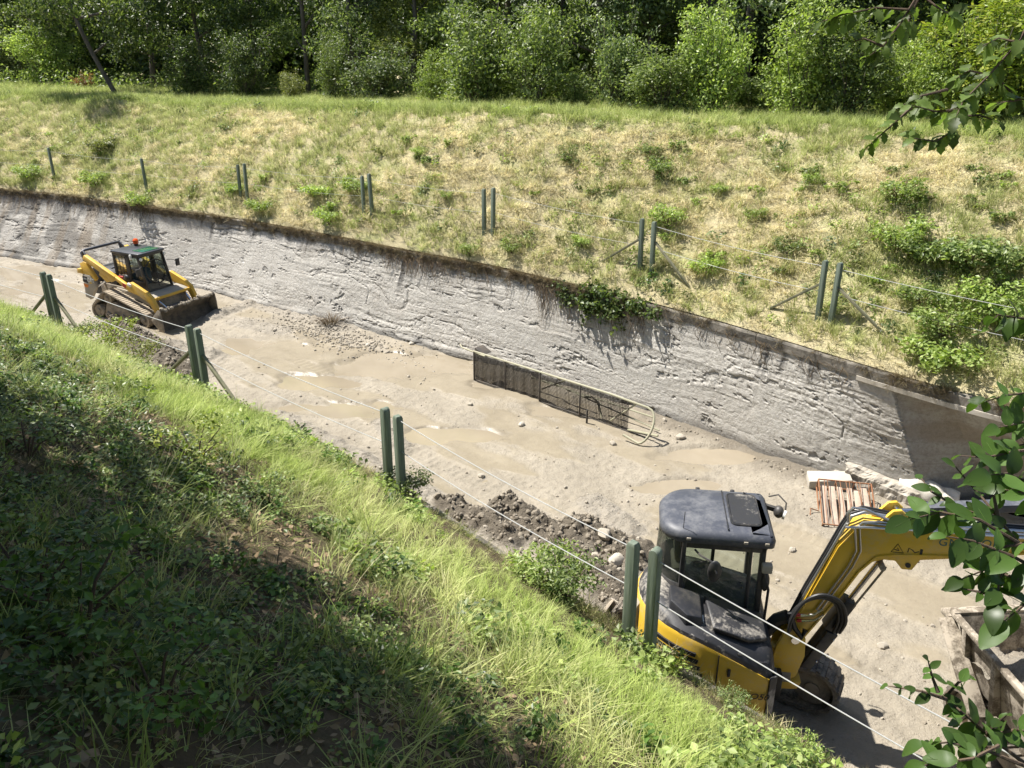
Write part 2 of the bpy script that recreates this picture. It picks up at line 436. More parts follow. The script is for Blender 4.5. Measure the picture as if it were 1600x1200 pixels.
mat('pale_concrete', build=m_paint((.47,.43,.365), (.42,.36,.28), .6, .9, 5, .45, .7))
mat('white_sheet', build=m_paint((.70,.66,.58), (.42,.34,.26), .6, .75, 5, .45, .7))
mat('stone', build=m_paint((.30,.27,.225), (.44,.39,.31), .8, .95, 9, .35, .65))
mat('pale_rubble', build=m_paint((.40,.365,.31), (.27,.235,.19), .7, .95, 7, .4, .65))
mat('clod', build=m_paint((.17,.145,.112), (.34,.295,.23), .8, 1.0, 8, .38, .64))
M = MATS
# ------------------------------------------------------------------ the mud bed
def seg_dist(a, c, p, q):
    (ax, cx), (bx, dx) = p, q; ux, uy = bx-ax, dx-cx; L = ux*ux+uy*uy+1e-9
    t = np.clip(((a-ax)*ux+(c-cx)*uy)/L, 0, 1)
    return np.hypot(a-ax-t*ux, c-cx-t*uy), t
_pile = [(ac(px(700,800)), ac(px(800,850)), .30, .32), (ac(px(790,812)), ac(px(880,865)), .38, .38),
         (ac(px(905,850)), ac(px(985,885)), .42, .48), (ac(px(880,880)), ac(px(960,940)), .35, .40),
         (ac(px(925,790)), ac(px(985,830)), .12, .28),
         (ac(px(560,722)), ac(px(690,795)), .16, .30), (ac(px(440,655)), ac(px(560,722)), .10, .28), (ac(px(330,500)), ac(px(390,478)), .16, .30), (ac(px(370,505)), ac(px(440,520)), .07, .35),
         (ac(px(180,520)), ac(px(290,585)), .30, .55), (ac(px(270,545)), ac(px(330,560)), .18, .35),
         (ac(px(420,480)), ac(px(540,515)), .07, .4), (ac(px(600,665)), ac(px(625,700)), .12, .25)]
_basin = [(430,545,90,22),(640,570,120,22),(480,600,70,14),(520,640,110,16),(700,680,80,14),(880,640,90,14),(1120,712,120,14),(800,600,70,10),(40,425,60,14),(60,450,70,14),(1050,760,80,12),(1290,960,40,12)]
def mud_fields(a, c):
    da = fbm(a*.35, c*.35, 21, 4); rough = sstep(fbm(a*.42+5, c*1.05, 22, 4)+.10*(fbm(a*3, c*3, 34, 3)-.5), .42, .56)
    near = 1-sstep(c-NE(a), .8, 2.1+1.6*(fbm(a*.4, c*.2, 23)-.3))
    near = near*np.where(a < -3.5, 1, .5)
    rough = np.clip(np.maximum(rough*.55, near), 0, 1)
    farw = 1-sstep(FB(a)-c, .2, .8); rough = np.maximum(rough, farw*.5*sstep(fbm(a*.5, c, 24), .4, .6))
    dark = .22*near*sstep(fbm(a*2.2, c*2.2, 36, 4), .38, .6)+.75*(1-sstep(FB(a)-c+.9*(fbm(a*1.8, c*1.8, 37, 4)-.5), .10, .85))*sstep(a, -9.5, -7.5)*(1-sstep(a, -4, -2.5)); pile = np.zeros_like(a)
    for p, q, h, wd in _pile:
        d, t = seg_dist(a, c, p, q); k = np.exp(-(d/wd)**2)
        pile = np.maximum(pile, .85*h*k); rough = np.maximum(rough, sstep(k, .15, .5))
        if h > .2: dark = np.maximum(dark, sstep(k+.35*(fbm(a*3, c*3, 29)-.5), .25, .75))
    basin = np.zeros_like(a)
    for x, y, rx, ry in _basin:
        A0, C0 = ac(px(x, y)); A1, C1 = ac(px(x+rx, y)); A2, C2 = ac(px(x, y+ry))
        m = np.array([[A1-A0, A2-A0], [C1-C0, C2-C0]]); mi = np.linalg.inv(m)
        u = mi[0,0]*(a-A0)+mi[0,1]*(c-C0); v = mi[1,0]*(a-A0)+mi[1,1]*(c-C0)
        basin = np.maximum(basin, 1-sstep(u*u+v*v+2.0*(fbm(a*1.3, c*1.9, 31, 4)-.5), .35, 1.3))
    dark = np.maximum(dark, .30*np.exp(-((basin-.35)/.22)**2)*(basin > .02))
    rough = rough*(1-.9*basin*(pile < .05))
    return da, rough, dark, pile, basin
def mud_z(a, c, full=False):
    da, rough, dark, pile, basin = mud_fields(a, c)
    z = (da-.5)*.11+.03
    z = z+.02*(fbm(a*.5, c*4.5, 25, 3)-.5)*(1-rough)                         # drag marks along the bed
    z = z+rough*(.085*(fbm(a*5, c*5, 26, 4)-.42)+.05*np.clip(fbm(a*13, c*13, 27, 3)-.5, 0, 1)*2)
    z = z+(1-rough)*.008*(fbm(a*8, c*8, 33, 2)-.5)
    lump = fbm(a*3.2, c*3.2, 28, 5, .6)
    z = z+pile*(.35+1.3*lump)+np.where(pile > .08, .16*np.abs(fbm(a*6.5, c*6.5, 30, 4)-.5)*2*sstep(pile, .05, .2), 0)
    # two track prints of the loader along the bed
    for off in (0, 1.55):
        pa, pc = ac(px(165, 470)); qa, qc = ac(px(0, 428))
        d, t = seg_dist(a, c, (pa, pc+off), (qa-6, qc+off-.4))
        k = 1-sstep(d, .16, .26); z = z-k*(.03+.012*np.sin(a*42))*sstep(fbm(a*.8, c*.8, 40), .35, .5)
    # ruts left by the dumper and the loader, two runs of paired tracks
    for base, wob, ph, g in ((.40, .35, .2, 1.25), (.62, .5, 1.4, 1.45)):
        mid = NE(a)+(FB(a)-NE(a))*base+wob*np.sin(a*.22+ph)
        for off in (-g/2, g/2):
            d = np.abs(c-mid-off)+.03*(fbm(a*3, c*3, 41, 2)-.5); on = sstep(fbm(a*.35+base*9, c*.3, 42), .40, .56)*(1-basin)*(pile < .05)
            z = z-on*(1-sstep(d, .15, .19))*(.012+.007*np.sin(a*36))+on*.012*np.exp(-((d-.23)/.05)**2)
    z = z-basin*.075
    if full: return z, rough, dark, basin
    return z
aa = np.concatenate([np.arange(-70, -38, .35), np.arange(-38, -20, .055), np.arange(-20, 7, .04), np.arange(7, 40, .35)])
tt = np.linspace(0, 1, 215)
A = np.repeat(aa[:, None], len(tt), 1); c0 = NE(aa)-.3; c1 = FB(aa)+.45
CC = c0[:, None]+(c1-c0)[:, None]*tt[None, :]
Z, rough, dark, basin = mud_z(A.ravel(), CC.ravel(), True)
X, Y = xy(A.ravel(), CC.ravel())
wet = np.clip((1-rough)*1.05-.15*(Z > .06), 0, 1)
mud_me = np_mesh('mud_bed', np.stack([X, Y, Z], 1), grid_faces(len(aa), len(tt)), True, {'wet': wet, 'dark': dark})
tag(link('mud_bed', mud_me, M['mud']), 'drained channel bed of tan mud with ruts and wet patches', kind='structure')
# muddy water standing in the hollows: one sheet at one level, seen only where the mud dips under it
aw = np.arange(-45, 9, .5); V = []
for k in aw:
    for t in np.linspace(0, 1, 14):
        c = NE(k)+.1+(FB(k)-.25-NE(k))*t; x, y = xy(k, c); V.append((x, y, -.022))
tag(link('puddle_water', np_mesh('puddle_water', V, grid_faces(len(aw), 14)), M['muddy_water']), 'shallow tan muddy water in the hollows of the bed', kind='structure')

# ------------------------------------------------------------------ the banks
def bank(name, mt, zf, edge, sgn, ss, label):
    aa = np.concatenate([np.arange(-400, -60, 20.), np.arange(-60, -40, 1), np.arange(-40, 8, .2), np.arange(8, 30, 1), np.arange(30, 400, 20.)])
    A = np.repeat(aa[:, None], len(ss), 1); S = np.repeat(ss[None, :], len(aa), 0)
    Z = zf(A.ravel(), S.ravel()); e = edge(np.clip(A.ravel(), -74, 44)); X, Y = xy(A.ravel(), e+sgn*S.ravel())
    return tag(link(name, np_mesh(name, np.stack([X, Y, Z], 1), grid_faces(len(aa), len(ss)), True), M[mt]), label, kind='structure')
bank('far_bank', 'bank_soil', far_z, FT, 1, np.concatenate([[.04], np.arange(.2, 12, .2), np.arange(12, 30, 1), [35, 50, 80, 150, 400]]),
     'sloping far bank and flat top under dry grass')
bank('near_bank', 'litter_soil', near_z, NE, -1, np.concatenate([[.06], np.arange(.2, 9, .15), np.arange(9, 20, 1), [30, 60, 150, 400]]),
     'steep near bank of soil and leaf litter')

# ------------------------------------------------------------------ the far retaining wall
aw = np.concatenate([np.arange(-70, -39, .5), np.arange(-39, -22, .045), np.arange(-22, 5, .03), np.arange(5, 40, .5)])
NH = 76; hh = np.linspace(-.12, ZT, NH)
A = np.repeat(aw[:, None], NH, 1); Hh = np.repeat(hh[None, :], len(aw), 0); hn = np.clip(Hh/ZT, 0, 1)
cB = FB(A); cT = FT(A); cc = cB+(cT-cB)*hn
aft = ac(px(1392, 602, ZT))[0]; afb = ac(px(1478, 742, .1))[0]
af = afb+(aft-afb)*hn
fold = np.clip((A-af)/.8, 0, 1)*(1-.62*hn)
right = (A > af)
cc = cc+right*(.05+.85*fold)
u = A; v = Hh
warp = (fbm(u*.35, v*.8, 51, 3)-.5)*.7
lay = fbm(u*.30+3, (v+warp+.035*u)*7.5, 52, 4, .55)                 # courses worn into ledges
lay2 = fbm(u*.9, (v+.5*warp)*18, 53, 3)
cr = np.abs(fbm(u*.55+9, (v+warp*1.5)*2.2+.2*u, 54, 4)-.5)
crack = 1-sstep(cr, .002, .022)
cav = sstep(fbm(u*1.6, (v+warp)*6.5, 55, 5, .6), .62, .70)
fine = fbm(u*6, v*8, 56, 5, .6); pit = np.clip(fbm(u*17, v*20, 58, 3)-.56, 0, 1)
rgh = (.25+.75*sstep(fbm(u*.22, v*.9, 57, 3), .36, .6))
disp = rgh*((lay-.5)*.045+(lay2-.5)*.022+(fine-.5)*.022-pit*.05)-crack*.028*rgh-cav*.03*(fine > .5)
disp = disp*np.where(right, .12, 1)*sstep(ZT-Hh, 0, .05)
toe = np.where(A < -9, 1-sstep(Hh, .12, .17), 0)*.05*sstep(fbm(A*.3, A*0, 59), .3, .4)*(~right)
cc = cc-disp-toe-.02
X, Y = xy(A.ravel(), cc.ravel())
st_col = sstep(fbm(u*1.1, v*.12, 61, 4), .50, .62)*sstep(v-(ZT-1.25*fbm(u*2.6, u*0, 62, 3)-.0), 0, .45)
strk = sstep(fbm(u*9, v*.35, 63, 3), .52, .66)*sstep(v-(ZT-1.5*vnoise(u*.9, u*0, 64)), 0, .5)
stain = np.clip(.28*st_col*sstep(fbm(u*5, v*.5, 65, 3), .38, .58)+.7*strk*st_col, 0, .8)
left = 1-sstep(A, -31, -25.5)
stain = np.clip(stain+left*.55*sstep(fbm(u*1.4, v*2.2, 66, 4), .46, .62), 0, .85)
stain = np.where(right, .10+.1*fbm(u*4, v*1.2, 68), stain)
stain = np.clip(stain+(1-sstep(Hh+.12*(fbm(u*2, u*0, 71)-.5), .05, .24))*.62+crack*.25*rgh*(~right)+cav*.2*(~right), 0, .9)  # damp foot, plus darker tone along cracks and in cavities
warm = np.clip(left*.4*sstep(fbm(u*3, v*.6, 67, 3), .5, .65)+np.where(right, .5*sstep(fbm(u*1.2, v*3, 69), .35, .65), 0)+.12*sstep(fbm(u*.6, v*.8, 70), .5, .7), 0, .8)
wall = empty('retaining_wall', (*xy(-10, float(FB(-10))), 0), label='long weathered grey concrete wall below the far bank', cat='wall')
off = wall.location
wf = link('wall_face', np_mesh('wall_face', np.stack([X-off.x, Y-off.y, Hh.ravel()-off.z], 1), grid_faces(len(aw), NH)[:, ::-1], False,
      {'stain': stain.ravel(), 'warm': warm.ravel()}), M['concrete'], wall)
def strip(name, mt, aw, prof, parent, off, jit=0, seed=0, cv=FT):
    V = []; n = len(prof)
    for k in aw:
        c = float(cv(k))
        for i, (dc, z) in enumerate(prof):
            j = (float(fbm(np.array([k*1.7+i*3.1]), np.array([i*5.3]), seed, 3)[0])-.5)*jit
            x, y = xy(k, c+dc+j); V.append((x-off.x, y-off.y, z+j*.6-off.z))
    F = []
    for r in range(len(aw)-1):
        for i in range(n):
            j = (i+1) % n; F.append([r*n+i, (r+1)*n+i, (r+1)*n+j, r*n+j])
    F.append(list(range(n))); F.append([(len(aw)-1)*n+i for i in range(n)][::-1])
    me = bpy.data.meshes.new(name); me.from_pydata(V, [], F); me.update()
    return link(name, me, M[mt], parent)
# the coping is cast in lengths: each one a piece
k = -44.0; sd = 0
while k < 8:
    L = 2.7; aw2 = np.arange(k+.008, k+L-.007, .3); aw2 = np.append(aw2, k+L-.008)
    strip('coping_length', 'old_coping', aw2, [(-.05, ZT+.004), (-.05, ZT+.15), (-.03, ZT+.175), (.34, ZT+.175), (.34, ZT+.004)], wall, off, .035, 90+sd)
    k += L; sd += 1
# clean ledge below the coping where the wall turns upright
strip('ledge', 'pale_concrete', np.arange(aft-.6, 8, .3), [(-.075, ZT-.08), (-.075, ZT-.003), (.2, ZT-.003), (.2, ZT-.08)], wall, off, .012, 7)
# near wall, seen only along its edge
nw = empty('channel_wall', (*xy(-8, float(NE(-8))), 0), label='concrete channel wall edge below the near grassy bank', cat='wall')
strip('wall_face', 'old_coping', np.arange(-60, 30, .4), [(-.32, -.3), (-.32, ZN-.09), (.05, ZN-.09), (.12, -.3)], nw, nw.location, .03, 3, NE)
k = -40.0
while k < 8:
    strip('coping_length', 'old_coping', np.append(np.arange(k+.008, k+2.39, .3), k+2.392), [(-.3, ZN-.086), (-.3, ZN-.01), (.09, ZN-.01), (.09, ZN-.086)], nw, nw.location, .03, 120+int(k), NE)
    k += 2.4
# broken footing at the foot of the wall, right of the rack
def rock(seed, n=14, m=9, sq=(1,1,1), amp=.28, cut=.75):
    rn = random.Random(seed); mb = MB(); mb.ball((0,0,0), 1, n, m)
    pl = [Vector((rn.gauss(0,1), rn.gauss(0,1), rn.gauss(0,1))).normalized() for _ in range(9)]
    out = []
    for q in mb.v:
        q = Vector(q); d = 1.0
        for p in pl:
            k = q.dot(p)
            if k > cut: d = min(d, cut/k+.06)
        d *= 1+amp*(vnoise(np.array([q.x*2.3+seed]), np.array([q.y*2.3+q.z*1.7]), seed)[0]-.5)
        out.append((q.x*d*sq[0], q.y*d*sq[1], q.z*d*sq[2]))
    mb.v = out; return mb
# ------------------------------------------------------------------ grass: tufts scattered over the banks
def tuft(name, seed, nb, rad, h, lean, width, segs=3, droop=.5, mt='grass', comb=0):
    rn = np.random.RandomState(seed); V = []; F = []
    for b in range(nb):
        t = rn.rand()*2*math.pi; r = rad*math.sqrt(rn.rand()); base = np.array([r*math.cos(t), r*math.sin(t), -.02])
        az = t+rn.randn()*.9; hh = h*(.55+.6*rn.rand()); ln = lean*(.4+rn.rand())
        d = np.array([math.cos(az), math.sin(az), 0]); d = d+np.array([0, -comb, 0]); sd = np.array([-math.sin(az+rn.randn()*.5), math.cos(az), 0])
        w = width*(.6+.7*rn.rand()); k0 = len(V)
        for s in range(segs+1):
            q = s/segs; p = base+d*ln*hh*(q**1.6)+np.array([0, 0, hh*(q-droop*q*q*.5*ln)])
            if s < segs: ww = w*(1-.75*q); V += [p-sd*ww/2, p+sd*ww/2]
            else: V.append(p)
        for s in range(segs-1):
            F.append((k0+2*s, k0+2*s+1, k0+2*s+3)); F.append((k0+2*s, k0+2*s+3, k0+2*s+2))
        F.append((k0+2*segs-2, k0+2*segs-1, k0+2*segs))
    me = np_mesh(name, V, F, True); me.materials.append(M[mt]); return me
def proto_coll(name, meshes):
    pc = bpy.data.collections.new(name)
    for i, me in enumerate(meshes):
        pc.objects.link(bpy.data.objects.new('%s_%02d' % (name, i), me))
    return pc
_gn = {}
def scatter(name, pts, rot, scl, idx, tint, pc, label, parent=None):
    me = bpy.data.meshes.new(name); n = len(pts)
    me.vertices.add(n); me.vertices.foreach_set('co', np.asarray(pts, np.float32).ravel())
    for an, ty, key, arr in (('rot', 'FLOAT_VECTOR', 'vector', rot), ('scl', 'FLOAT', 'value', scl), ('idx', 'INT', 'value', idx), ('tint', 'FLOAT_VECTOR', 'vector', tint)):
        at = me.attributes.new(an, ty, 'POINT'); at.data.foreach_set(key, np.asarray(arr, np.int32 if ty == 'INT' else np.float32).ravel())
    o = link(name, me, None, parent); tag(o, label, kind='stuff')
    ng = bpy.data.node_groups.new('scatter_'+name, 'GeometryNodeTree')
    ng.interface.new_socket('Geometry', in_out='INPUT', socket_type='NodeSocketGeometry')
    ng.interface.new_socket('Geometry', in_out='OUTPUT', socket_type='NodeSocketGeometry')
    nd = ng.nodes; gi = nd.new('NodeGroupInput'); go = nd.new('NodeGroupOutput')
    ci = nd.new('GeometryNodeCollectionInfo'); ci.inputs[0].default_value = pc; ci.inputs['Separate Children'].default_value = True; ci.inputs['Reset Children'].default_value = True
    ip = nd.new('GeometryNodeInstanceOnPoints'); ip.inputs['Pick Instance'].default_value = True
    def na(nm, ty):
        x = nd.new('GeometryNodeInputNamedAttribute'); x.data_type = ty; x.inputs[0].default_value = nm
        return next(s for s in x.outputs if s.enabled and s.name == 'Attribute')
    e2r = nd.new('FunctionNodeEulerToRotation'); ng.links.new(na('rot', 'FLOAT_VECTOR'), e2r.inputs[0])
    ng.links.new(gi.outputs[0], ip.inputs['Points']); ng.links.new(ci.outputs[0], ip.inputs['Instance'])
    ng.links.new(na('idx', 'INT'), ip.inputs['Instance Index']); ng.links.new(e2r.outputs[0], ip.inputs['Rotation'])
    ng.links.new(na('scl', 'FLOAT'), ip.inputs['Scale']); ng.links.new(ip.outputs[0], go.inputs[0])
    o.modifiers.new('scatter', 'NODES').node_group = ng
    return o
GR = proto_coll('grass_proto', [
    tuft('g0', 1, 34, .13, .16, 1.3, .010, 3, .5),            # 0 far: straw mat
    tuft('g1', 2, 30, .15, .12, 2.2, .010, 3, .7),            # 1 far: flattened straw
    tuft('g2', 3, 26, .10, .24, .7, .011, 3, .4),             # 2 far: upright green
    tuft('g3', 4, 24, .11, .30, .75, .0095, 4, .6),           # 3 near: lush long
    tuft('g4', 5, 21, .10, .36, 1.0, .0085, 4, .8),            # 4 near: long and bent
    tuft('g5', 6, 22, .12, .20, 1.6, .0055, 4, .7),           # 5 near: sparse dry
    tuft('g6', 7, 40, .10, .20, 1.1, .009, 3, .6),            # 6 fringe
    tuft('g7', 8, 16, .08, .26, .9, .013, 4, .8),             # 7 near: broad blades
    tuft('g8', 9, 7, .06, .55, .45, .0045, 4, .3),            # 8 near: tall dry stalks
])
rs = np.random.RandomState(5)
def bank_pts(n, a0, a1, s0, s1, edge, sgn, zf):
    a = a0+(a1-a0)*rs.rand(n); s = s0+(s1-s0)*rs.rand(n)
    x, y = xy(a, edge(a)+sgn*s); return a, s, np.stack([x, y, zf(a, s)-.01], 1)
# far bank
a, s, P = bank_pts(44000, -48, 3, .12, 11.5, FT, 1, far_z)
rel = s/CRS(a); keep = rs.rand(len(a)) < np.where(rel > 1.25, .45, 1)
a, s, P, rel = a[keep], s[keep], P[keep], rel[keep]; n = len(a)
gmap = fbm(a*.32+s*.1, s*.5, 71, 4)+.50*(fbm(a*2.6, s*2.6, 72, 3)-.5)
gmap = gmap+.22*sstep(rel, .8, 1.0)+.10*(1-sstep(a, -36, -18))+.17*sstep(a, -8, -2)*(rel < .7)+.07*(1-sstep(rel, .1, .45))+.0
green = sstep(gmap, .46, .66); isg = rs.rand(n) < green*.80+.09
idx = np.where(isg, np.where(rs.rand(n) < .75, 2, 7), np.where(rs.rand(n) < .45, 0, 1))
straw = np.where(isg, .15+.42*rs.rand(n), .78+.22*rs.rand(n)); straw = np.where(rel > .93, straw*.5, straw)
brown = np.where(isg, 0, .4*sstep(fbm(a*.8, s*.8, 73), .54, .70)*rs.rand(n))
tint = np.stack([straw, brown, np.clip(.35+.8*rs.rand(n)-.25*isg, 0, 1)], 1)
rot = np.stack([rs.randn(n)*.15-.25*(rel < 1), rs.randn(n)*.15, rs.rand(n)*6.28], 1)
rot = np.stack([rs.randn(n)*.2, rs.randn(n)*.2, rs.rand(n)*6.28], 1)
scatter('bank_grass', P, rot, .75+.6*rs.rand(n), idx, tint, GR, 'dry straw and green grass covering the far bank')
# fringe of dead roots and grass hanging over the wall's coping
n = 5200; a = -40+42*rs.rand(n); dens = np.where(a < -9.0, 1, np.where(a < aft-.2, .14, .8)); keep = rs.rand(n) < dens*sstep(fbm(a*.9, a*0, 74), .22, .4); a = a[keep]; n = len(a)
dc = -.06+.22*rs.rand(n)**1.5; x, y = xy(a, FT(a)+dc); drop = np.where(rs.rand(n) < .35, .22*rs.rand(n), 0)*(dc < .02)
P = np.stack([x, y, ZT+.17-drop], 1); az = math.atan2(-E2[1], -E2[0])
tl = np.where(dc < .05, 1.9+rs.randn(n)*.35, .5+rs.randn(n)*.35)
rot = np.array([list((Matrix.Rotation(az, 3, 'Z') @ Matrix.Rotation(t, 3, 'Y') @ Matrix.Rotation(r_, 3, 'Z')).to_euler()) for t, r_ in zip(tl, rs.rand(n)*6.28)])
up = dc > .12
tint = np.stack([.75+.25*rs.rand(n), np.where(up, .35*rs.rand(n), .65+.35*rs.rand(n)), .3+.4*rs.rand(n)], 1)
scatter('root_fringe', P, rot, .28+.5*rs.rand(n), np.full(n, 6), tint, GR, 'dead brown grass and roots hanging over the wall top')
# near bank: lush strip by the edge, sparse and dry higher up
a, s, P = bank_pts(30000, -26, 5, .02, 6.3, NE, -1, near_z)
lush = 1-sstep(s+1.1*(fbm(a*.5, s*.5, 75, 3)-.5), 1.9, 3.2)
dryp = sstep(fbm(a*.8, s*.8, 76, 4)+.04*sstep(a, -6, -3), .50, .66)
keep = rs.rand(len(a)) < .40+.60*lush-.20*dryp; keep &= (np.hypot(P[:, 0], P[:, 1]) > 1.2)
a, s, P, lush, dryp = a[keep], s[keep], P[keep], lush[keep], dryp[keep]; n = len(a)
edge = 1-sstep(s, .05, .5); r3 = rs.rand(n)
idx = np.where(rs.rand(n) < .25+.75*lush*(1-.35*dryp), np.where(r3 < .45, 3, np.where(r3 < .80, 4, 7)), np.where((r3 < .95) | (np.hypot(P[:, 0], P[:, 1]) < 4.6), 5, 8))
straw = np.clip(.02+.2*rs.rand(n)+.45*dryp*rs.rand(n)+.55*edge*(rs.rand(n) < .5), 0, 1); straw = np.where(idx == 5, .05+.9*rs.rand(n)**2, np.where(idx == 8, .9, straw))
brown = np.where((idx == 5) & (rs.rand(n) < .35), .7, .0)
tint = np.stack([straw, brown, np.where(lush > .5, .55+.45*rs.rand(n), .2+.4*rs.rand(n))], 1)
dn = np.array([E2[0], E2[1]])                       # blades lean downhill, to the channel
wx = (fbm(a*1.1, s*1.1, 81)-.5)*1.6; wy = (fbm(a*1.1, s*1.1, 82)-.5)*1.6
rot = np.stack([rs.randn(n)*.2-.26*dn[1]+wx, rs.randn(n)*.2+.26*dn[0]+wy, rs.rand(n)*6.28], 1)
rot = np.array([list((Euler((q[0], q[1], 0)).to_matrix() @ Matrix.Rotation(q[2], 3, 'Z')).to_euler()) for q in rot])
scl = (.28+.5*rs.rand(n)+.35*fbm(a*1.5, s*1.5, 79))*(.26+.74*sstep(s, .05, 1.2+.9*sstep(a, -8, -4)))*np.where(idx == 5, .85, 1)
scatter('bank_grass', P, rot, scl, idx, tint, GR, 'long bright green grass leaning down the near bank')
# dry stalks drooping over the near wall's edge
n = 3400; a = -26+31*rs.rand(n); keep = rs.rand(n) < .25+.75*sstep(fbm(a*1.1, a*0, 83), .35, .55); a = a[keep]; n = len(a); ss_ = -.04+.24*rs.rand(n); x, y = xy(a, NE(a)-ss_)
P = np.stack([x, y, near_z(a, np.maximum(ss_, .02))-.02], 1); az = math.atan2(E2[1], E2[0])
rot = np.array([list((Matrix.Rotation(az, 3, 'Z') @ Matrix.Rotation(t, 3, 'Y') @ Matrix.Rotation(r_, 3, 'Z')).to_euler()) for t, r_ in zip(.9+rs.randn(n)*.5, rs.rand(n)*6.28)])
tint = np.stack([np.where(rs.rand(n) < .6, .6+.4*rs.rand(n), .1), np.where(rs.rand(n) < .35, .6, .05), .4+.5*rs.rand(n)], 1)
scatter('edge_grass', P, rot, .35+.5*rs.rand(n), np.where(rs.rand(n) < .5, 6, 1), tint, GR, 'dry and green stalks drooping over the near wall edge')
# dead leaves and twigs lying under the trees on the near bank
def flat_leaf(name, seed, L, mt):
    rn = random.Random(seed); w = L*rn.uniform(.35, .6); b = rn.uniform(-.3, .3)*L
    V = [(-L/2,0,0),(-L*.1,-w/2,b*.4),(L*.2,-w*.45,b*.3),(L/2,0,b*.5),(L*.2,w*.45,b*.2),(-L*.1,w/2,b*.3)]
    me = bpy.data.meshes.new(name); me.from_pydata(V, [], [(0,1,2,3),(0,3,4,5)]); me.materials.append(M[mt]); return me
tw = MB(); tw.tube([(-.12,0,0),(0,.02,.012),(.13,-.01,0)], [.004,.0035,.002], 5)
tme = bpy.data.meshes.new('twig'); tme.from_pydata(tw.v, [], tw.f); tme.materials.append(M['stem'])
LT = proto_coll('litter_proto', [flat_leaf('l%d' % i, i, .05+.008*i, 'litter') for i in range(5)]+[tme])
a, s, P = bank_pts(36000, -17, 4, 1.6, 6.4, NE, -1, near_z)
keep = rs.rand(len(a)) < sstep(s, 1.7, 3.4); a, s, P = a[keep], s[keep], P[keep]; n = len(a)
P[:, 2] += .012+.02*rs.rand(n)
rot = np.stack([rs.randn(n)*.4-.45, rs.randn(n)*.4+.3, rs.rand(n)*6.28], 1)
scatter('leaf_litter', P, rot, .4+.6*rs.rand(n), np.where(rs.rand(n) < .93, rs.randint(0, 5, n), 5), np.zeros((n, 3)), LT, 'dead leaves and twigs strewn over the shaded bank')

# leafy ground cover
def leaf_cloud(seed, blobs, n, size, up=.35, clus=14, spread=.16, aspect=.5, shell=.55):
    """small folded leaves grouped in clumps through the blobs' volume"""
    rn = np.random.RandomState(seed); blobs = [(np.array(c, float), np.array(r, float)) for c, r in blobs]
    vol = np.array([r.prod() for _, r in blobs])**.7; vol /= vol.sum(); nc = max(1, n//clus)
    bi = rn.choice(len(blobs), nc, p=vol); d = rn.randn(nc, 3); d /= np.linalg.norm(d, axis=1)[:, None]
    rad = shell+(1-shell)*rn.rand(nc)**.6; rad = np.where(rn.rand(nc) < .3, rn.rand(nc)**.5, rad)
    cen = np.array([blobs[i][0] for i in bi])+d*rad[:, None]*np.array([blobs[i][1] for i in bi])
    cl = np.repeat(np.arange(nc), clus); m = len(cl)
    p = cen[cl]+rn.randn(m, 3)*spread*np.array([1, 1, .65]); out = d[cl]
    nrm = rn.randn(m, 3)*.8+out*.45+np.array([0, 0, up*2.2]); nrm /= np.linalg.norm(nrm, axis=1)[:, None]
    t = rn.randn(m, 3); t[:, 2] -= .45; t -= nrm*(t*nrm).sum(1)[:, None]; t /= np.linalg.norm(t, axis=1)[:, None]+1e-9
    b = np.cross(nrm, t); L = size*(.6+.8*rn.rand(m))[:, None]; W = L*aspect
    V = np.stack([p-t*L*.5, p-b*W*.5-t*L*.05+nrm*W*.12, p+t*L*.5, p+b*W*.5-t*L*.05+nrm*W*.12], 1).reshape(-1, 3)
    i = np.arange(m)*4; F = np.concatenate([np.stack([i, i+1, i+2], 1), np.stack([i, i+2, i+3], 1)])
    return V, F
def leaf_mesh(name, mt, *a, **k):
    V, F = leaf_cloud(*a, **k); me = np_mesh(name, V, F, False); me.materials.append(M[mt]); return me
GC = proto_coll('cover_proto', [leaf_mesh('k%d' % i, m_, 40+i, [((0,0,.07), (.14,.14,.08))], 46, .05, .9, 1, .02, .62) for i, m_ in enumerate(['leaf_near', 'leaf_mid', 'leaf_dark', 'leaf_bright'])])
a, s, P = bank_pts(8000, -15, 4, 2.2, 6.4, NE, -1, near_z)
keep = rs.rand(len(a)) < sstep(fbm(a*.7, s*.7, 80, 3)+.14*(1-sstep(a, -6, -2)), .44, .6)*sstep(s, 2.3, 3.6); a, s, P = a[keep], s[keep], P[keep]; n = len(a)
scatter('ground_cover', P, np.stack([rs.randn(n)*.2, rs.randn(n)*.2, rs.rand(n)*6.28], 1), .35+.5*rs.rand(n), rs.choice(4, n, p=[.4,.3,.2,.1]), np.zeros((n, 3)), GC, 'low leafy plants growing through the litter in shade')

# low leafy weeds mixed into the grass of both banks
a, s, P = bank_pts(5200, -44, 3, .25, 8.5, FT, 1, far_z); rel = s/CRS(a)
keep = rs.rand(len(a)) < (.10+.9*sstep(fbm(a*.6, s*.8, 84, 4)+.12*(1-sstep(rel, .1, .5))+.10*sstep(a, -8, -2), .50, .66))*(rel < 1.1); a, s, P = a[keep], s[keep], P[keep]; n = len(a)
scatter('ground_cover', P, np.stack([rs.randn(n)*.3, rs.randn(n)*.3, rs.rand(n)*6.28], 1), .5+1.1*rs.rand(n)**2, rs.choice(4, n, p=[.1,.35,.1,.45]), np.zeros((n, 3)), GC, 'low green weeds mixed into the dry grass of the far bank')
a, s, P = bank_pts(3000, -22, 4, .25, 2.6, NE, -1, near_z)
keep = rs.rand(len(a)) < sstep(fbm(a*.9, s*1.2, 85, 4), .50, .64); a, s, P = a[keep], s[keep], P[keep]; n = len(a); P[:, 2] += .03
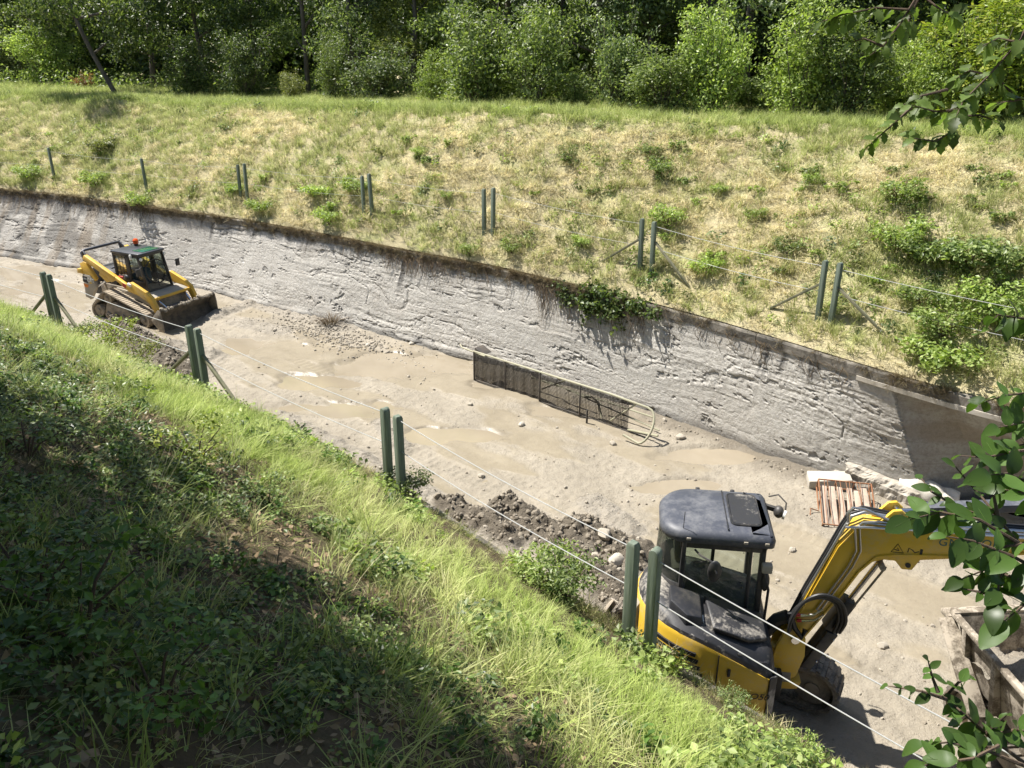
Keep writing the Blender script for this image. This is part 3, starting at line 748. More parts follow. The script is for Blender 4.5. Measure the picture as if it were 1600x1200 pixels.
scatter('ground_cover', P, np.stack([rs.randn(n)*.3-.2, rs.randn(n)*.3, rs.rand(n)*6.28], 1), .5+.8*rs.rand(n), rs.choice(4, n, p=[.15,.3,.05,.5]), np.zeros((n, 3)), GC, 'broad-leaved weeds among the bright grass of the near bank')
# stones and clods on the bed
def rock_me(name, seed, mt, sq=(1,1,.7)):
    mb = rock(seed, 8, 6, sq); me = bpy.data.meshes.new(name); me.from_pydata(mb.v, [], mb.f); me.materials.append(M[mt]); return me
RK = proto_coll('pebble_proto', [rock_me('r%d' % i, 200+i, 'stone' if i < 4 else 'clod') for i in range(8)])
def bed_pts(n, a0, a1):
    a = a0+(a1-a0)*rs.rand(n); c = NE(a)+.2+(FB(a)-NE(a)-.4)*rs.rand(n); return a, c
a, c = bed_pts(60000, -38, 5); z, rough_, dark_, bas_ = mud_z(a, c, True)
nearw = 1-sstep(c-NE(a), .8, 2.2)
prob = rough_**2*(.10+.55*nearw)+.16*sstep(fbm(a*1.2, c*2.6, 35, 4), .60, .70)+.75*sstep(dark_, .3, .8)+.010
keep = rs.rand(len(a)) < prob*(1-bas_*.95); a, c, z, dark_ = a[keep], c[keep], z[keep], dark_[keep]; n = len(a)
x, y = xy(a, c); dk = rs.rand(n) < .35+.6*dark_
scatter('gravel', np.stack([x, y, z], 1), rs.rand(n, 3)*6.28, (.009+.030*rs.rand(n)**3+.045*dark_*rs.rand(n)**2), np.where(dk, rs.randint(4, 8, n), rs.randint(0, 4, n)), np.zeros((n, 3)), RK, 'pebbles and mud crumbs strewn over the channel bed')
ga, gc = ac(px(528, 528)); n = 900
a = ga+rs.randn(n)*1.5; c = gc+rs.randn(n)*.38+(a-ga)*.03; keep = c < FB(a)-.1; a, c = a[keep], c[keep]; n = len(a)
x, y = xy(a, c)
scatter('gravel', np.stack([x, y, mud_z(a, c)+.01], 1), rs.rand(n, 3)*6.28, .012+.034*rs.rand(n)**2, rs.randint(0, 4, n), np.zeros((n, 3)), RK, 'grey gravel bar at the foot of the far wall')
# ------------------------------------------------------------------ fences: bays of two end posts, cables and braces
def post_mesh(h, w, rounded, seed):
    mb = MB(); rn = random.Random(seed); b = -.35
    if rounded:
        pr = [(-w/2, b), (w/2, b), (w/2, h-.05)]+[(w/2*math.cos(t), h-.05+.05*math.sin(t)) for t in (.5, 1., 1.57, 2.14, 2.64)]+[(-w/2, h-.05)]
        mb.prism(pr, -w/2, w/2)
    else:
        k = w/2; j = .012
        mb.loft([[(-k,-k,b),(k,-k,b),(k,k,b),(-k,k,b)], [(-k,-k,h-.03),(k,-k,h-.03),(k,k,h-.03),(-k,k,h-.03)], [(-k+j,-k+j,h),(k-j,-k+j,h),(k-j,k-j,h),(-k+j,k-j,h)]])
    return mb
def fence_bay(label, group, P0, P1, mids, h, w, wires, rw, brace, zf, seed, sag=.05):
    """P0,P1: post foot positions (None for an end out of the picture)"""
    rn = random.Random(seed); root = empty('wire_fence', P0, label=label, cat='fence', group=group); o = Vector(P0)
    d = (Vector(P1)-Vector(P0)); d.z = 0; L = d.length; d.normalize(); ang = math.atan2(d.y, d.x)
    for i, p in enumerate([P0]+mids+[P1]):
        q = Vector(p)-o
        po = post_mesh(h*rn.uniform(.96, 1.03), w, rn.random() < .35 and w > .07, seed+i).build('post', M['green_post'], root, .004)
        po.location = q; po.rotation_euler = (rn.uniform(-.015, .015), rn.uniform(-.015, .015), ang+rn.uniform(-.15, .15))
    pts = [Vector(P0)]+[Vector(m) for m in mids]+[Vector(P1)]
    for f in wires:
        path = []
        for i in range(len(pts)-1):
            for k in range(12):
                t = k/12; p = pts[i].lerp(pts[i+1], t); path.append(p-o+Vector((0, 0, h*f-sag*4*t*(1-t))))
        path.append(pts[-1]-o+Vector((0, 0, h*f)))
        MB().tube(path, rw, 6).build('cable', M['cable'], root)
    for end in brace:
        p = Vector(P0 if end == 0 else P1); s = 1 if end == 0 else -1; bl = h*.95
        f = p+d*s*bl; f.z = zf(f.x, f.y)-.05
        MB().bar(p-o+Vector((0, 0, h*.60))+d*s*.05, f-o, w*.55, w*.55).build('brace', M['brace_wood'], root, .003)
    return root
def onground(x, y, z0=None):                # walk along the pixel's ray until it meets the ground
    d = ray(x, y); t = 1.5; st = .5; o = Vector((0, 0, EYE)); p = o
    while t < 70:
        p = o+d*t
        if p.z < gz0(p.x, p.y):
            lo, hi = t-st, t
            for _ in range(9):
                t = (lo+hi)/2; p = o+d*t
                if p.z < gz0(p.x, p.y): hi = t
                else: lo = t
            break
        t += st
    p.z = gz(p.x, p.y)
    return p
NH_ = 1.13
n_px = [(80,508),(70,505),(308,612),(296,606),(626,762),(604,752),(1016,1000),(980,988)]
dxp = {80: 26, 70: 24, 308: 20, 296: 20, 626: 21, 604: 20, 1016: 22, 980: 18}
npt = {q: (lambda p: Vector((*xy(ac(p)[0], float(NE(ac(p)[0]))-.22), 0)))(px(q[0]+dxp[q[0]], q[1]+dxp[q[0]]*.55, ZN+.1)) for q in n_px}
for q in npt: npt[q].z = gz(npt[q].x, npt[q].y)
def ext(p, q, L):                                    # carry a bay on beyond the frame along the wall edge
    a0 = ac(p)[0]; a1 = a0+L; v = Vector((*xy(a1, float(NE(a1))-.22), 0)); v.z = gz(v.x, v.y); return v
NG = 'fence bays along the near channel edge'
W2 = (.92, .56)
fence_bay('cable fence bay with green posts beside the near grass, upstream of the loader', NG, ext(npt[(70,505)], 0, -5), npt[(70,505)], [], NH_, .085, W2, .0055, [1], gz, 11)
fence_bay('green post cable fence bay on the near bank, passing in front of the tracked loader', NG, npt[(80,508)], npt[(296,606)], [], NH_, .09, W2, .0055, [0, 1], gz, 12)
fence_bay('near bank cable fence bay with green posts, between the loader and dark mud heap', NG, npt[(308,612)], npt[(604,752)], [], NH_, .09, W2, .0055, [0], gz, 13)
fence_bay('green post cable fence bay on the near bank, alongside the dark mud heap', NG, npt[(626,762)], npt[(980,988)], [], NH_, .09, W2, .0055, [], gz, 14)
fence_bay('green post cable fence bay on the near bank, crossing in front of the excavator', NG, npt[(1016,1000)], ext(npt[(1016,1000)], 0, 4.9), [], NH_, .09, W2, .0055, [], gz, 15)
f_px = {}
for q in [(86,300),(230,322),(377,345),(387,346),(569,374),(582,376),(757,407),(770,408),(1000,447),(1018,449),(1277,513),(1297,523)]:
    a0 = ac(px(q[0], q[1], ZT+.35))[0]; 
    # walk along the strip 0.45 m behind the wall until the pixel column matches
    best = None
    for k in np.arange(a0-3, a0+3, .02):
        x, y = xy(k, float(FT(k))+.5); z = gz0(x, y); dep = y*_c+(EYE-z)*_s; e = abs(x/dep*FPX+800-q[0])
        if best is None or e < best[0]: best = (e, Vector((x, y, z)))
    best[1].z = gz(best[1].x, best[1].y); f_px[q[0]] = best[1]
FG = 'fence bays along the far wall top'; FW = (.90, .48)
def fext(p, L):
    a1 = ac(p)[0]+L; v = Vector((*xy(a1, float(FT(a1))+.5), 0)); v.z = gz(v.x, v.y); return v
fence_bay('long far bay with single thin posts on the wall above the loader', FG, fext(f_px[86], -5.2), f_px[377], [f_px[86], f_px[230]], 1.12, .075, FW, .0032, [], gz, 21)
fence_bay('far fence bay on the wall just right of the loader', FG, f_px[387], f_px[569], [], 1.12, .08, FW, .0032, [], gz, 22)
fence_bay('far fence bay on the wall above the gravel bar', FG, f_px[582], f_px[757], [], 1.12, .085, FW, .0032, [], gz, 23)
fence_bay('far fence bay ending above the ivy on the wall', FG, f_px[770], f_px[1000], [], 1.12, .085, FW, .0032, [1], gz, 24)
fence_bay('far fence bay between the ivy and the bare coping', FG, f_px[1018], f_px[1277], [], 1.12, .085, FW, .0045, [0, 1], gz, 25)
fence_bay('far fence bay passing the bright bush above the shaded wall', FG, f_px[1297], fext(f_px[1297], 4.6), [], 1.12, .085, FW, .0045, [0], gz, 26)
# ------------------------------------------------------------------ lettering
def text_mesh(body, size, depth=.002, shear=0, space=1):
    cu = bpy.data.curves.new('lettering', 'FONT'); cu.body = body; cu.size = size; cu.extrude = depth; cu.shear = shear
    cu.align_x = 'CENTER'; cu.align_y = 'CENTER'; cu.space_character = space; cu.resolution_u = 3
    ob = bpy.data.objects.new('tmp_text', cu); C.objects.link(ob)
    dg = bpy.context.evaluated_depsgraph_get(); dg.update()
    me = bpy.data.meshes.new_from_object(ob.evaluated_get(dg)); bpy.data.objects.remove(ob); me.name = 'lettering'; return me
def letter(name, body, size, mt, parent, loc, rot, **k):
    o = link(name, text_mesh(body, size, **k), M[mt], parent); o.location = loc; o.rotation_euler = rot; return o
def arc(cx, cz, r, a0, a1, n):
    return [(cx+r*math.cos(R(a0+(a1-a0)*i/(n-1))), cz+r*math.sin(R(a0+(a1-a0)*i/(n-1)))) for i in range(n)]
def hull_belt(circs, n=10):
    """outer tangent loop round circles given counter-clockwise in (x,z)"""
    out = []; m = len(circs); ang = []
    for i in range(m):
        x0, z0, r0 = circs[i]; x1, z1, r1 = circs[(i+1) % m]; d = math.hypot(x1-x0, z1-z0); b = math.atan2(z1-z0, x1-x0)
        ang.append(b-math.acos(max(-1, min(1, (r0-r1)/d))))
    for i in range(m):
        x, z, r = circs[i]; a0 = ang[i-1]; a1 = ang[i]
        while a1 < a0: a1 += 2*math.pi
        for k in range(n): t = a0+(a1-a0)*k/(n-1); out.append((x+r*math.cos(t), z+r*math.sin(t)))
    return out
def resample(loop, step):
    P = [Vector((x, z)) for x, z in loop]; P.append(P[0]); out = []; acc = 0
    L = sum((P[i+1]-P[i]).length for i in range(len(P)-1)); n = int(L/step); want = 0; st = L/n
    for i in range(len(P)-1):
        d = (P[i+1]-P[i]).length
        while d > 1e-9 and want <= acc+d-1e-9 and len(out) < n:
            q = P[i].lerp(P[i+1], (want-acc)/d); t = (P[i+1]-P[i]).normalized(); out.append((q, t)); want += st
        acc += d
    return out
def track(parent, circs, y0, w, thick, mt, lug, Mx, lugh=.03, name='track', step=.11):
    """closed belt with lugs; wheels are its sub-parts"""
    inn = hull_belt(circs); out = hull_belt([(x, z, r+thick) for x, z, r in circs]); n = len(inn); mb = MB()
    vs = [(x, y0-w/2, z) for x, z in inn]+[(x, y0+w/2, z) for x, z in inn]+[(x, y0-w/2, z) for x, z in out]+[(x, y0+w/2, z) for x, z in out]
    fs = []
    for i in range(n):
        j = (i+1) % n
        fs += [[i, j, j+n, i+n], [2*n+i, 3*n+i, 3*n+j, 2*n+j], [i, 2*n+i, 2*n+j, j], [n+i, n+j, 3*n+j, 3*n+i]]
    mb.add(vs, fs, Mx)
    for q, t in resample(out, step):
        nn = Vector((t.y, -t.x)); c = q+nn*lugh*.4
        rm = Matrix(((t.x, 0, nn.x), (0, 1, 0), (t.y, 0, nn.y)))
        for sgn in (-1, 1):
            cc = Vector((c.x, y0+sgn*w*.25, c.y))
            mb.box(Mx @ cc, (lug, w*.46, lugh), (Mx.to_3x3() @ rm))
    tr = mb.build(name, M[mt], parent)
    return tr
def wheel(parent, name, c, r, y0, y1, mt, Mx, hub=True):
    mb = MB(); x, z = c
    mb.tube([Mx @ Vector((x, y0, z)), Mx @ Vector((x, y1, z))], r, 20)
    if hub:
        for ya, yb in ((y0-.03, y0), (y1, y1+.03)): mb.tube([Mx @ Vector((x, ya, z)), Mx @ Vector((x, yb, z))], r*.4, 14)
    return mb.build(name, M[mt], parent, .008)

# ------------------------------------------------------------------ the mini excavator
EX = Vector((2.22, 7.70, .04)); EXH = R(-8)
ex = empty('mini_excavator', EX, EXH, 'yellow and black mini excavator with its boom raised beside the near wall', 'excavator')
I4 = Matrix.Identity(4); U = Matrix.Rotation(R(-30)-EXH, 4, 'Z')
# undercarriage
mb = MB(); mb.box(U @ Vector((0,0,.42)), (1.5,.95,.2), U.to_3x3()); mb.box(U @ Vector((0,.55,.40)), (1.7,.22,.2), U.to_3x3()); mb.box(U @ Vector((0,-.55,.40)), (1.7,.22,.2), U.to_3x3())
mb.cyl((0,0,.5), (0,0,.68), .42, 28); mb.build('undercarriage', M['steel_mud'], ex, .012)
for s in (1, -1):
    circ = [(-1.12,.315,.25), (1.16,.315,.25)]
    t = track(ex, circ, s*.77, .36, .045, 'rubber', .05, U)
    wheel(t, 'idler', (1.16,.315), .225, s*.77-.11, s*.77+.11, 'steel_mud', U); wheel(t, 'sprocket', (-1.12,.315), .225, s*.77-.11, s*.77+.11, 'steel_mud', U)
    for x in (-.55, -.18, .18, .55): wheel(t, 'roller', (x,.14), .075, s*.77-.13, s*.77+.13, 'steel_mud', U)
    mb = MB(); mb.box(U @ Vector((0, s*.77, .30)), (1.7, .16, .24), U.to_3x3()); mb.build('track_frame', M['steel_mud'], t, .015)
# dozer blade at the back of the undercarriage
prof = [(-1.50,.06),(-1.56,.16),(-1.575,.27),(-1.55,.39),(-1.50,.46),(-1.47,.46),(-1.52,.38),(-1.545,.27),(-1.53,.17),(-1.47,.06)]
bl = MB().prism(prof, -.86, .86, U).build('dozer_blade', M['steel_mud'], ex, .004)
for s in (1, -1):
    MB().prism([(-1.49,.05),(-1.57,.16),(-1.585,.28),(-1.52,.47),(-1.30,.40),(-1.36,.12)], s*.86-.012, s*.86+.012, U).build('end_plate', M['panel_dusty'], bl, .003)
    MB().bar(U @ Vector((-1.5, s*.45, .25)), U @ Vector((-.6, s*.42, .36)), .09, .11).build('blade_arm', M['steel_mud'], bl, .01)
# upper body: rounded tail, yellow skirt, black hood
RB = .82
def plan(r, z, zf=None, front=.66, side=.80):
    pts = [(front, -side*.55), (front, -side+.10), (front-.05, -side+.02), (front-.12, -side)]
    pts += [(-.12, -side)] if False else []
    for k in range(17):
        t = R(262-k*164/16*1.0); pts.append((r*math.cos(t)*1.0, r*math.sin(t)*.985))
    pts += [(front-.12, side), (front-.05, side-.02), (front, side-.10), (front, side*.55)]
    return [(x, y, zf(x, y) if zf else z) for x, y in pts]
top = lambda x, y: float(np.interp(x, [-.85,-.3,.05,.45,.7], [1.72,1.66,1.56,1.33,1.17]))
zh = lambda x: 1.65-.27*x
mb = MB(); mb.loft([plan(RB-.03, .66), plan(RB, .74), plan(RB+.012, 1.0), plan(RB, 0, lambda x, y: top(x,y)-.06), plan(RB-.02, 0, lambda x, y: top(x,y)-.02)])
body = mb.build('body_skirt', M['yellow_paint'], ex, 0, 40)
mb = MB(); mb.loft([plan(RB-.025, 0, lambda x, y: top(x,y)-.03, .67, .775), plan(RB-.04, 0, lambda x, y: top(x,y)+.02, .67, .76), plan(RB-.09, 0, lambda x, y: max(zh(x), top(x,y)+.05)-.04, .63, .71), plan(RB-.14, 0, lambda x, y: max(zh(x), top(x,y)+.05), .59, .66), plan(RB-.3, 0, lambda x, y: max(zh(x), top(x,y)+.05)+.02, .5, .5)])
hood = mb.build('hood', M['black_dusty'], ex, 0, 40)
# raised lid of the fuel and oil bay, engine cover block, seams
mb = MB(); zt = lambda x: zh(x)-.10
mb.loft([[(x, y, zt(x)+.13+dz) for x, y in ((.56,-.14),(.56,-.56),(.36,-.68),(-.02,-.66),(-.08,-.14))] for dz in (0, .045)]+[[(x, y, zt(x)+.19) for x, y in ((.53,-.17),(.53,-.54),(.34,-.64),(0,-.62),(-.05,-.17))]])
mb.build('hood_lid', M['black_dusty'], hood, .012)
mb = MB(); mb.loft([[(x, y, 1.60) for x, y in ((-.12,-.14),(-.12,-.62),(-.30,-.66),(-.50,-.48),(-.50,-.14))], [(x, y, zt(x)+.20) for x, y in ((-.13,-.16),(-.13,-.58),(-.30,-.62),(-.46,-.45),(-.46,-.16))]])
mb.build('engine_cover', M['black_plastic'], hood, .02)
mb = MB(); mb.box((-.112,-.50,1.69), (.012,.10,.05)); mb.build('warning_label', M['white_print'], hood)
for k, (x, z) in enumerate(((.50, 1.40), (.30, 1.48))):
    mb = MB(); mb.tube([(x-.05,-.745,z),(x,-.765,z+.015),(x+.05,-.745,z)], .012, 6); mb.build('handle', M['black_plastic'], hood)
# black corner guard at the front of the skirt
mb = MB(); mb.loft([[(.60,-.81,z),(.685,-.74,z),(.69,-.60,z),(.665,-.60,z),(.65,-.72,z),(.59,-.785,z)] for z in (.68, 1.0, 1.24)])
mb.build('corner_guard', M['black_dusty'], ex, .01)
# louvres in the engine side
def skirt_pt(t, z, o=.012):
    r = RB+o; return Vector((r*math.cos(t), r*math.sin(t)*.985, z))
for k in range(4):
    mb = MB(); zz = 1.52-.085*k
    path = [skirt_pt(R(222+q*7+k*2), zz-.012*q, .006) for q in range(6)]
    for i in range(len(path)-1): mb.bar(path[i], path[i+1], .03, .045)
    mb.build('louvre', M['hose'], body)
    mb = MB(); path = [p+Vector((0,0,-.035)) for p in path]
    mb.tube([p*1.0+Vector((p.x, p.y, 0)).normalized()*.006 for p in path], .010, 6); mb.build('louvre_lip', M['yellow_paint'], body)
# seam and latch on the front panel of the skirt, model lettering
mb = MB(); mb.bar((.05,-.812,.75), (.05,-.812,1.50), .008, .012, (1,0,0)); mb.build('seam', M['black_print'], body)
mb = MB(); mb.box((.17,-.812,1.28), (.03,.012,.10)); mb.build('latch', M['black_print'], body, .003)
letter('model_number', 'ViO50', .11, 'black_print', body, (.46,-.813,1.0), (R(90), 0, 0), shear=.3)
# counterweight behind, dusty grey
mb = MB(); mb.loft([[((RB+d)*math.cos(R(t)), (RB+d)*math.sin(R(t))*.985, z) for t in range(118, 205, 8)]+[((RB-.2)*math.cos(R(t)), (RB-.2)*math.sin(R(t)), z) for t in range(200, 112, -8)] for d, z in ((.02,.68),(.05,.78),(.055,1.15),(.03,1.60),(-.03,1.70))])
mb.build('counterweight', M['panel_dusty'], ex, .01)
# swing deck and front
mb = MB(); mb.box((.15,0,.70), (1.1,1.35,.12)); mb.box((.72,-.18,.78), (.22,.42,.3)); mb.build('deck', M['hose'], ex, .01)
# ---- cab
CY0, CY1, CX0, CX1, CZ0, CZ1 = -.10, .84, -.58, .56, .95, 2.42
cab = MB(); cab.loft([[(CX0+.05,CY0,.80),(CX1,CY0,.80),(CX1,CY1,.80),(CX0+.05,CY1,.80)], [(CX0+.02,CY0,1.18),(CX1,CY0,1.02),(CX1,CY1,1.02),(CX0+.02,CY1,1.18)]])
cab = cab.build('cab', M['black_plastic'], ex, .015)
def cabline(z): return [(CX0+.02,CY0,z),(CX1,CY0,z),(CX1,CY1,z),(CX0+.02,CY1,z)]
for nm, p, q, w_, h_ in (('pillar', (CX1-.035,CY0+.03,1.0), (CX1-.06,CY0+.03,2.42), .06, .07), ('pillar', (CX1-.035,CY1-.03,1.0), (CX1-.06,CY1-.03,2.42), .06, .07),
                        ('pillar', (CX0+.24,CY0+.02,1.1), (CX0+.24,CY0+.02,2.42), .05, .10), ('pillar', (CX0+.20,CY1-.02,1.1), (CX0+.20,CY1-.02,2.42), .05, .10),
                        ('pillar', (.40,CY0+.02,1.05), (.37,CY0+.02,2.42), .035, .05), ('pillar', (.10,CY1-.02,1.05), (.10,CY1-.02,2.42), .04, .05),
                        ('rail', (CX0+.2,CY0+.02,2.36), (CX1-.03,CY0+.02,2.36), .05, .08), ('rail', (CX0+.2,CY1-.02,2.36), (CX1-.03,CY1-.02,2.36), .05, .08),
                        ('rail', (CX1-.05,CY0+.03,2.36), (CX1-.05,CY1-.03,2.36), .07, .05), ('rail', (CX1-.02,CY0+.03,1.05), (CX1-.02,CY1-.03,1.05), .05, .08)):
    MB().bar(p, q, w_, h_, (0,1,0) if nm == 'pillar' else (0,0,1)).build(nm, M['black_plastic'], cab, .01)
# curved rear glass, side and front panes
def rear_ring(z, o=0):
    out = []
    for t in range(90, 271, 12): out.append((CX0+.27+(.30+o)*math.cos(R(t)), (CY0+CY1)/2+((CY1-CY0)/2-.01+o)*math.sin(R(t)), z))
    return out
r0, r1 = rear_ring(1.83), rear_ring(2.38, -.02); mb = MB(); n_ = len(r0)
mb.add(r0+r1, [[i, i+1, n_+i+1, n_+i] for i in range(n_-1)]); mb.build('rear_window', M['glass'], cab)
mb = MB(); mb.loft([rear_ring(z, o)+[(CX0+.3,CY0+.1,z)] for z, o in ((1.2,.03),(1.76,.035),(1.84,0))]); rq = mb.build('rear_quarter', M['black_plastic'], cab, .008, 50)
for k in range(7):
    mb = MB(); t = R(232+k*2.6); x_, y_ = CX0+.27+.334*math.cos(t), (CY0+CY1)/2+.495*math.sin(t)
    mb.box((x_, y_, 1.70), (.012, .012, .10), (0,0,t)); mb.build('grille_slat', M['roof_black'], rq)
mb = MB(); mb.bar(tuple(Vector(rear_ring(1.76,.04)[13])-Vector((0,0,.05))), tuple(Vector(rear_ring(1.76,.04)[12])-Vector((0,0,.05))), .006, .03); mb.build('orange_mark', M['orange_print'], rq)
def pane(name, q, parent=cab, mt='glass'):
    mb = MB(); mb.add(q, [(0,1,2,3)]); o = mb.build(name, M[mt], parent); return o
pane('side_window', [(CX0+.27,CY0+.02,1.17),(.38,CY0+.02,1.08),(.36,CY0+.02,2.34),(CX0+.27,CY0+.02,2.34)])
pane('side_window', [(.43,CY0+.02,1.07),(CX1-.07,CY0+.02,1.07),(CX1-.09,CY0+.02,2.34),(.40,CY0+.02,2.34)])
pane('door_window', [(CX0+.24,CY1-.02,1.17),(.09,CY1-.02,1.12),(.09,CY1-.02,2.34),(CX0+.24,CY1-.02,2.34)])
# door slid open behind: only its lower half of glass near the front
pane('windscreen', [(CX1-.02,CY0+.06,1.10),(CX1-.02,CY1-.06,1.10),(CX1-.06,CY1-.06,2.33),(CX1-.06,CY0+.06,2.33)])
# roof: rounded at the back, hatch at the front
def roof_ring(z, o):
    x0, x1, y0, y1 = CX0-.02, CX1+.05, CY0-.03, CY1+.03; out = []
    rr = .40; 
    for (cx, cy, r, a0) in ((x1-.06,y0+.06,.06,270),(x1-.08,y1-.08,.08,0),(x0+rr,y1-rr,rr,90),(x0+.30,y0+.30,.30,180)):
        for k in range(8): t = R(a0+k*90/7); out.append((cx+(r+o)*math.cos(t), cy+(r+o)*math.sin(t), z))
    return out
mb = MB(); mb.loft([roof_ring(2.38,-.03), roof_ring(2.40,0), roof_ring(2.475,.005), roof_ring(2.52,-.03), roof_ring(2.54,-.10), roof_ring(2.553,-.25)])
roof = mb.build('roof', M['roof_black'], cab, 0, 60)
hx0, hx1, hy0, hy1 = .16, .48, CY0+.16, CY1-.12
def rr4(x0, x1, y0, y1, r, z, n=5):
    out = []
    for cx, cy, a0 in ((x1-r,y0+r,270),(x1-r,y1-r,0),(x0+r,y1-r,90),(x0+r,y0+r,180)):
        for k in range(n): t = R(a0+90*k/(n-1)); out.append((cx+r*math.cos(t), cy+r*math.sin(t), z))
    return out
MB().tube(rr4(hx0,hx1,hy0,hy1,.06,2.556), .012, 6, True).build('hatch_rim', M['black_plastic'], roof)
MB().loft([rr4(hx0+.012,hx1-.012,hy0+.012,hy1-.012,.05,2.50), rr4(hx0+.012,hx1-.012,hy0+.012,hy1-.012,.05,2.566)]).build('hatch', M['black_dusty'], roof)
MB().bar((.115,CY0+.05,2.551), (.115,CY1-.05,2.551), .014, .012).build('roof_rib', M['black_plastic'], roof)
for x in (-.30, .30, .52): MB().box((x,CY0-.036,2.455), (.045,.02,.03)).build('roof_clip', M['panel_dusty'], roof, .004)
for x in (-.15, .25): MB().box((x,CY1+.03,2.50), (.05,.04,.05)).build('roof_clip', M['black_plastic'], roof, .01)
MB().tube([(-.36,CY0+.05,2.52),(-.36,CY0+.03,2.75)], .004, 5).build('aerial', M['hose'], roof)
# work lamps and mirrors
mb = MB(); mb.bar((CX1+.02,CY1-.12,2.44), (CX1+.16,CY1-.16,2.42), .05, .05); mb.ball((CX1+.20,CY1-.18,2.40), .075, 12, 8, (.8,1,1)); wl = mb.build('work_lamp', M['black_plastic'], cab)
MB().tube([(CX1+.10,CY1-.02,2.50),(CX1+.20,CY1-.05,2.55),(CX1+.28,CY1-.14,2.50),(CX1+.27,CY1-.2,2.38)], .009, 6).build('lamp_guard', M['black_plastic'], wl)
MB().tube([(CX1+.25,CY1-.20,2.38),(CX1+.275,CY1-.21,2.375)], .055, 14).build('lens', M['lamp_glass'], wl)
mb = MB(); mb.box((CX1-.01,CY0-.03,2.16), (.11,.09,.10)); mb.build('work_lamp', M['panel_dusty'], cab, .012)
mb = MB(); mb.ball((-.02,CY0-.20,2.18), .1, 12, 10, (.75,.35,1.35)); mi = mb.build('mirror', M['black_plastic'], cab)
MB().tube([(-.22,CY0,2.30),(-.17,CY0-.10,2.30),(-.06,CY0-.19,2.29),(0,CY0-.24,2.18)], .012, 6).build('mirror_arm', M['black_plastic'], mi)
MB().tube([(-.22,CY0,2.14),(-.17,CY0-.08,2.20),(-.10,CY0-.14,2.26)], .010, 6).build('mirror_arm', M['black_plastic'], mi)
mb = MB(); mb.ball((CX1+.0,CY0+.0,1.96), .1, 12, 8, (.45,.55,1.2)); mb.build('mirror', M['black_plastic'], cab)
MB().tube([(CX1-.03,CY0-.02,.85),(CX1+.03,CY0-.06,1.0),(CX1+.03,CY0-.06,1.9),(CX1-.03,CY0-.02,2.08)], .016, 8).build('grab_rail', M['black_plastic'], cab)
# inside: seat, console, levers, jacket
mb = MB(); mb.box((-.10,.36,1.22), (.46,.46,.14)); seat = mb.build('seat', M['seat_fabric'], ex, .04)
mb = MB(); mb.box((-.33,.36,1.58), (.13,.44,.62), (0,-.15,0)); mb.build('backrest', M['seat_fabric'], seat, .05)
mb = MB(); mb.box((-.36,.36,1.98), (.09,.26,.17), (0,-.15,0)); mb.build('headrest', M['seat_fabric'], seat, .03)
mb = MB(); mb.loft([[(x, y, z) for x, y in ((-.24,.20),(.02,.22),(.02,.50),(-.24,.52))] for z in (1.29, 1.45)]+[[(x, y, 1.60) for x, y in ((-.22,.24),(-.06,.26),(-.06,.46),(-.22,.48))]]); mb.build('jacket', M['blue_fabric'], seat, .04)
for y in (.06, .64):
    mb = MB(); mb.box((.02,y,1.27), (.46,.12,.22)); con = mb.build('console', M['black_plastic'], ex, .02)
    MB().tube([(.18,y,1.36),(.21,y,1.50)], .012, 6).build('lever', M['black_plastic'], con); MB().ball((.21,y,1.55), .035, 8, 7, (.8,.8,1.6)).build('knob', M['black_plastic'], con)
for y in (.32, .42):
    mb = MB(); mb.tube([(.42,y,1.0),(.46,y,1.3),(.40,y,1.46)], .012, 6); lv = mb.build('travel_lever', M['black_plastic'], ex); MB().tube([(.40,y,1.46),(.385,y,1.58)], .022, 8).build('grip', M['black_plastic'], lv)
# ---- boom in its own frame: x forward, z up, at the swing post
BO = Vector((.84,-.12,.17))
sp = MB(); sp.prism([(-.18,.60),(.02,.55),(.16,.66),(.22,.95),(.20,1.18),(.10,1.30),(-.03,1.26),(-.10,1.05),(-.12,.85)], -.13, -.075)
sp.prism([(-.18,.60),(.02,.55),(.16,.66),(.22,.95),(.20,1.18),(.10,1.30),(-.03,1.26),(-.10,1.05),(-.12,.85)], .075, .13)
sp.cyl((-.02,0,.54), (-.02,0,.98), .11, 16); swing = sp.build('swing_post', M['yellow_paint'], ex, .012, loc=BO)
MB().tube([(.09,-.15,1.17),(.09,.15,1.17)], .045, 16).build('pin', M['chrome'], swing)
MB().tube([(-.25,0,.62),(.10,0,.62)], .16, 20).build('swing_bearing', M['steel_mud'], swing)
MB().prism([(-.10,.50),(.18,.52),(.22,.62),(.0,.60),(-.1,.58)], -.17, .17).build('foot', M['yellow_dusty'], swing, .01)
foot = Vector((.09,0,1.17)); elb = Vector((.64,0,2.50)); tip = Vector((2.60,0,2.98))
outline = [(.02,1.12),(.09,1.08),(.17,1.14),(.48,1.76),(.62,2.06),(.74,2.24),(.84,2.30),(.96,2.32),(1.04,2.24),(1.14,2.26),(1.20,2.40),(1.60,2.54),(2.58,2.88),(2.66,2.93),(2.64,3.02),(2.55,3.05),
           (1.70,2.86),(1.20,2.76),(.98,2.73),(.60,2.68),(.48,2.60),(.36,2.40),(.03,1.30)]
boom = MB().prism(outline, -.095, .095).build('boom', M['yellow_paint'], ex, .01, 40, loc=BO)
edge = [(.17,1.14),(.48,1.74),(.62,2.06),(.76,2.28),(.94,2.36),(1.2,2.43),(1.6,2.53),(2.58,2.87)]
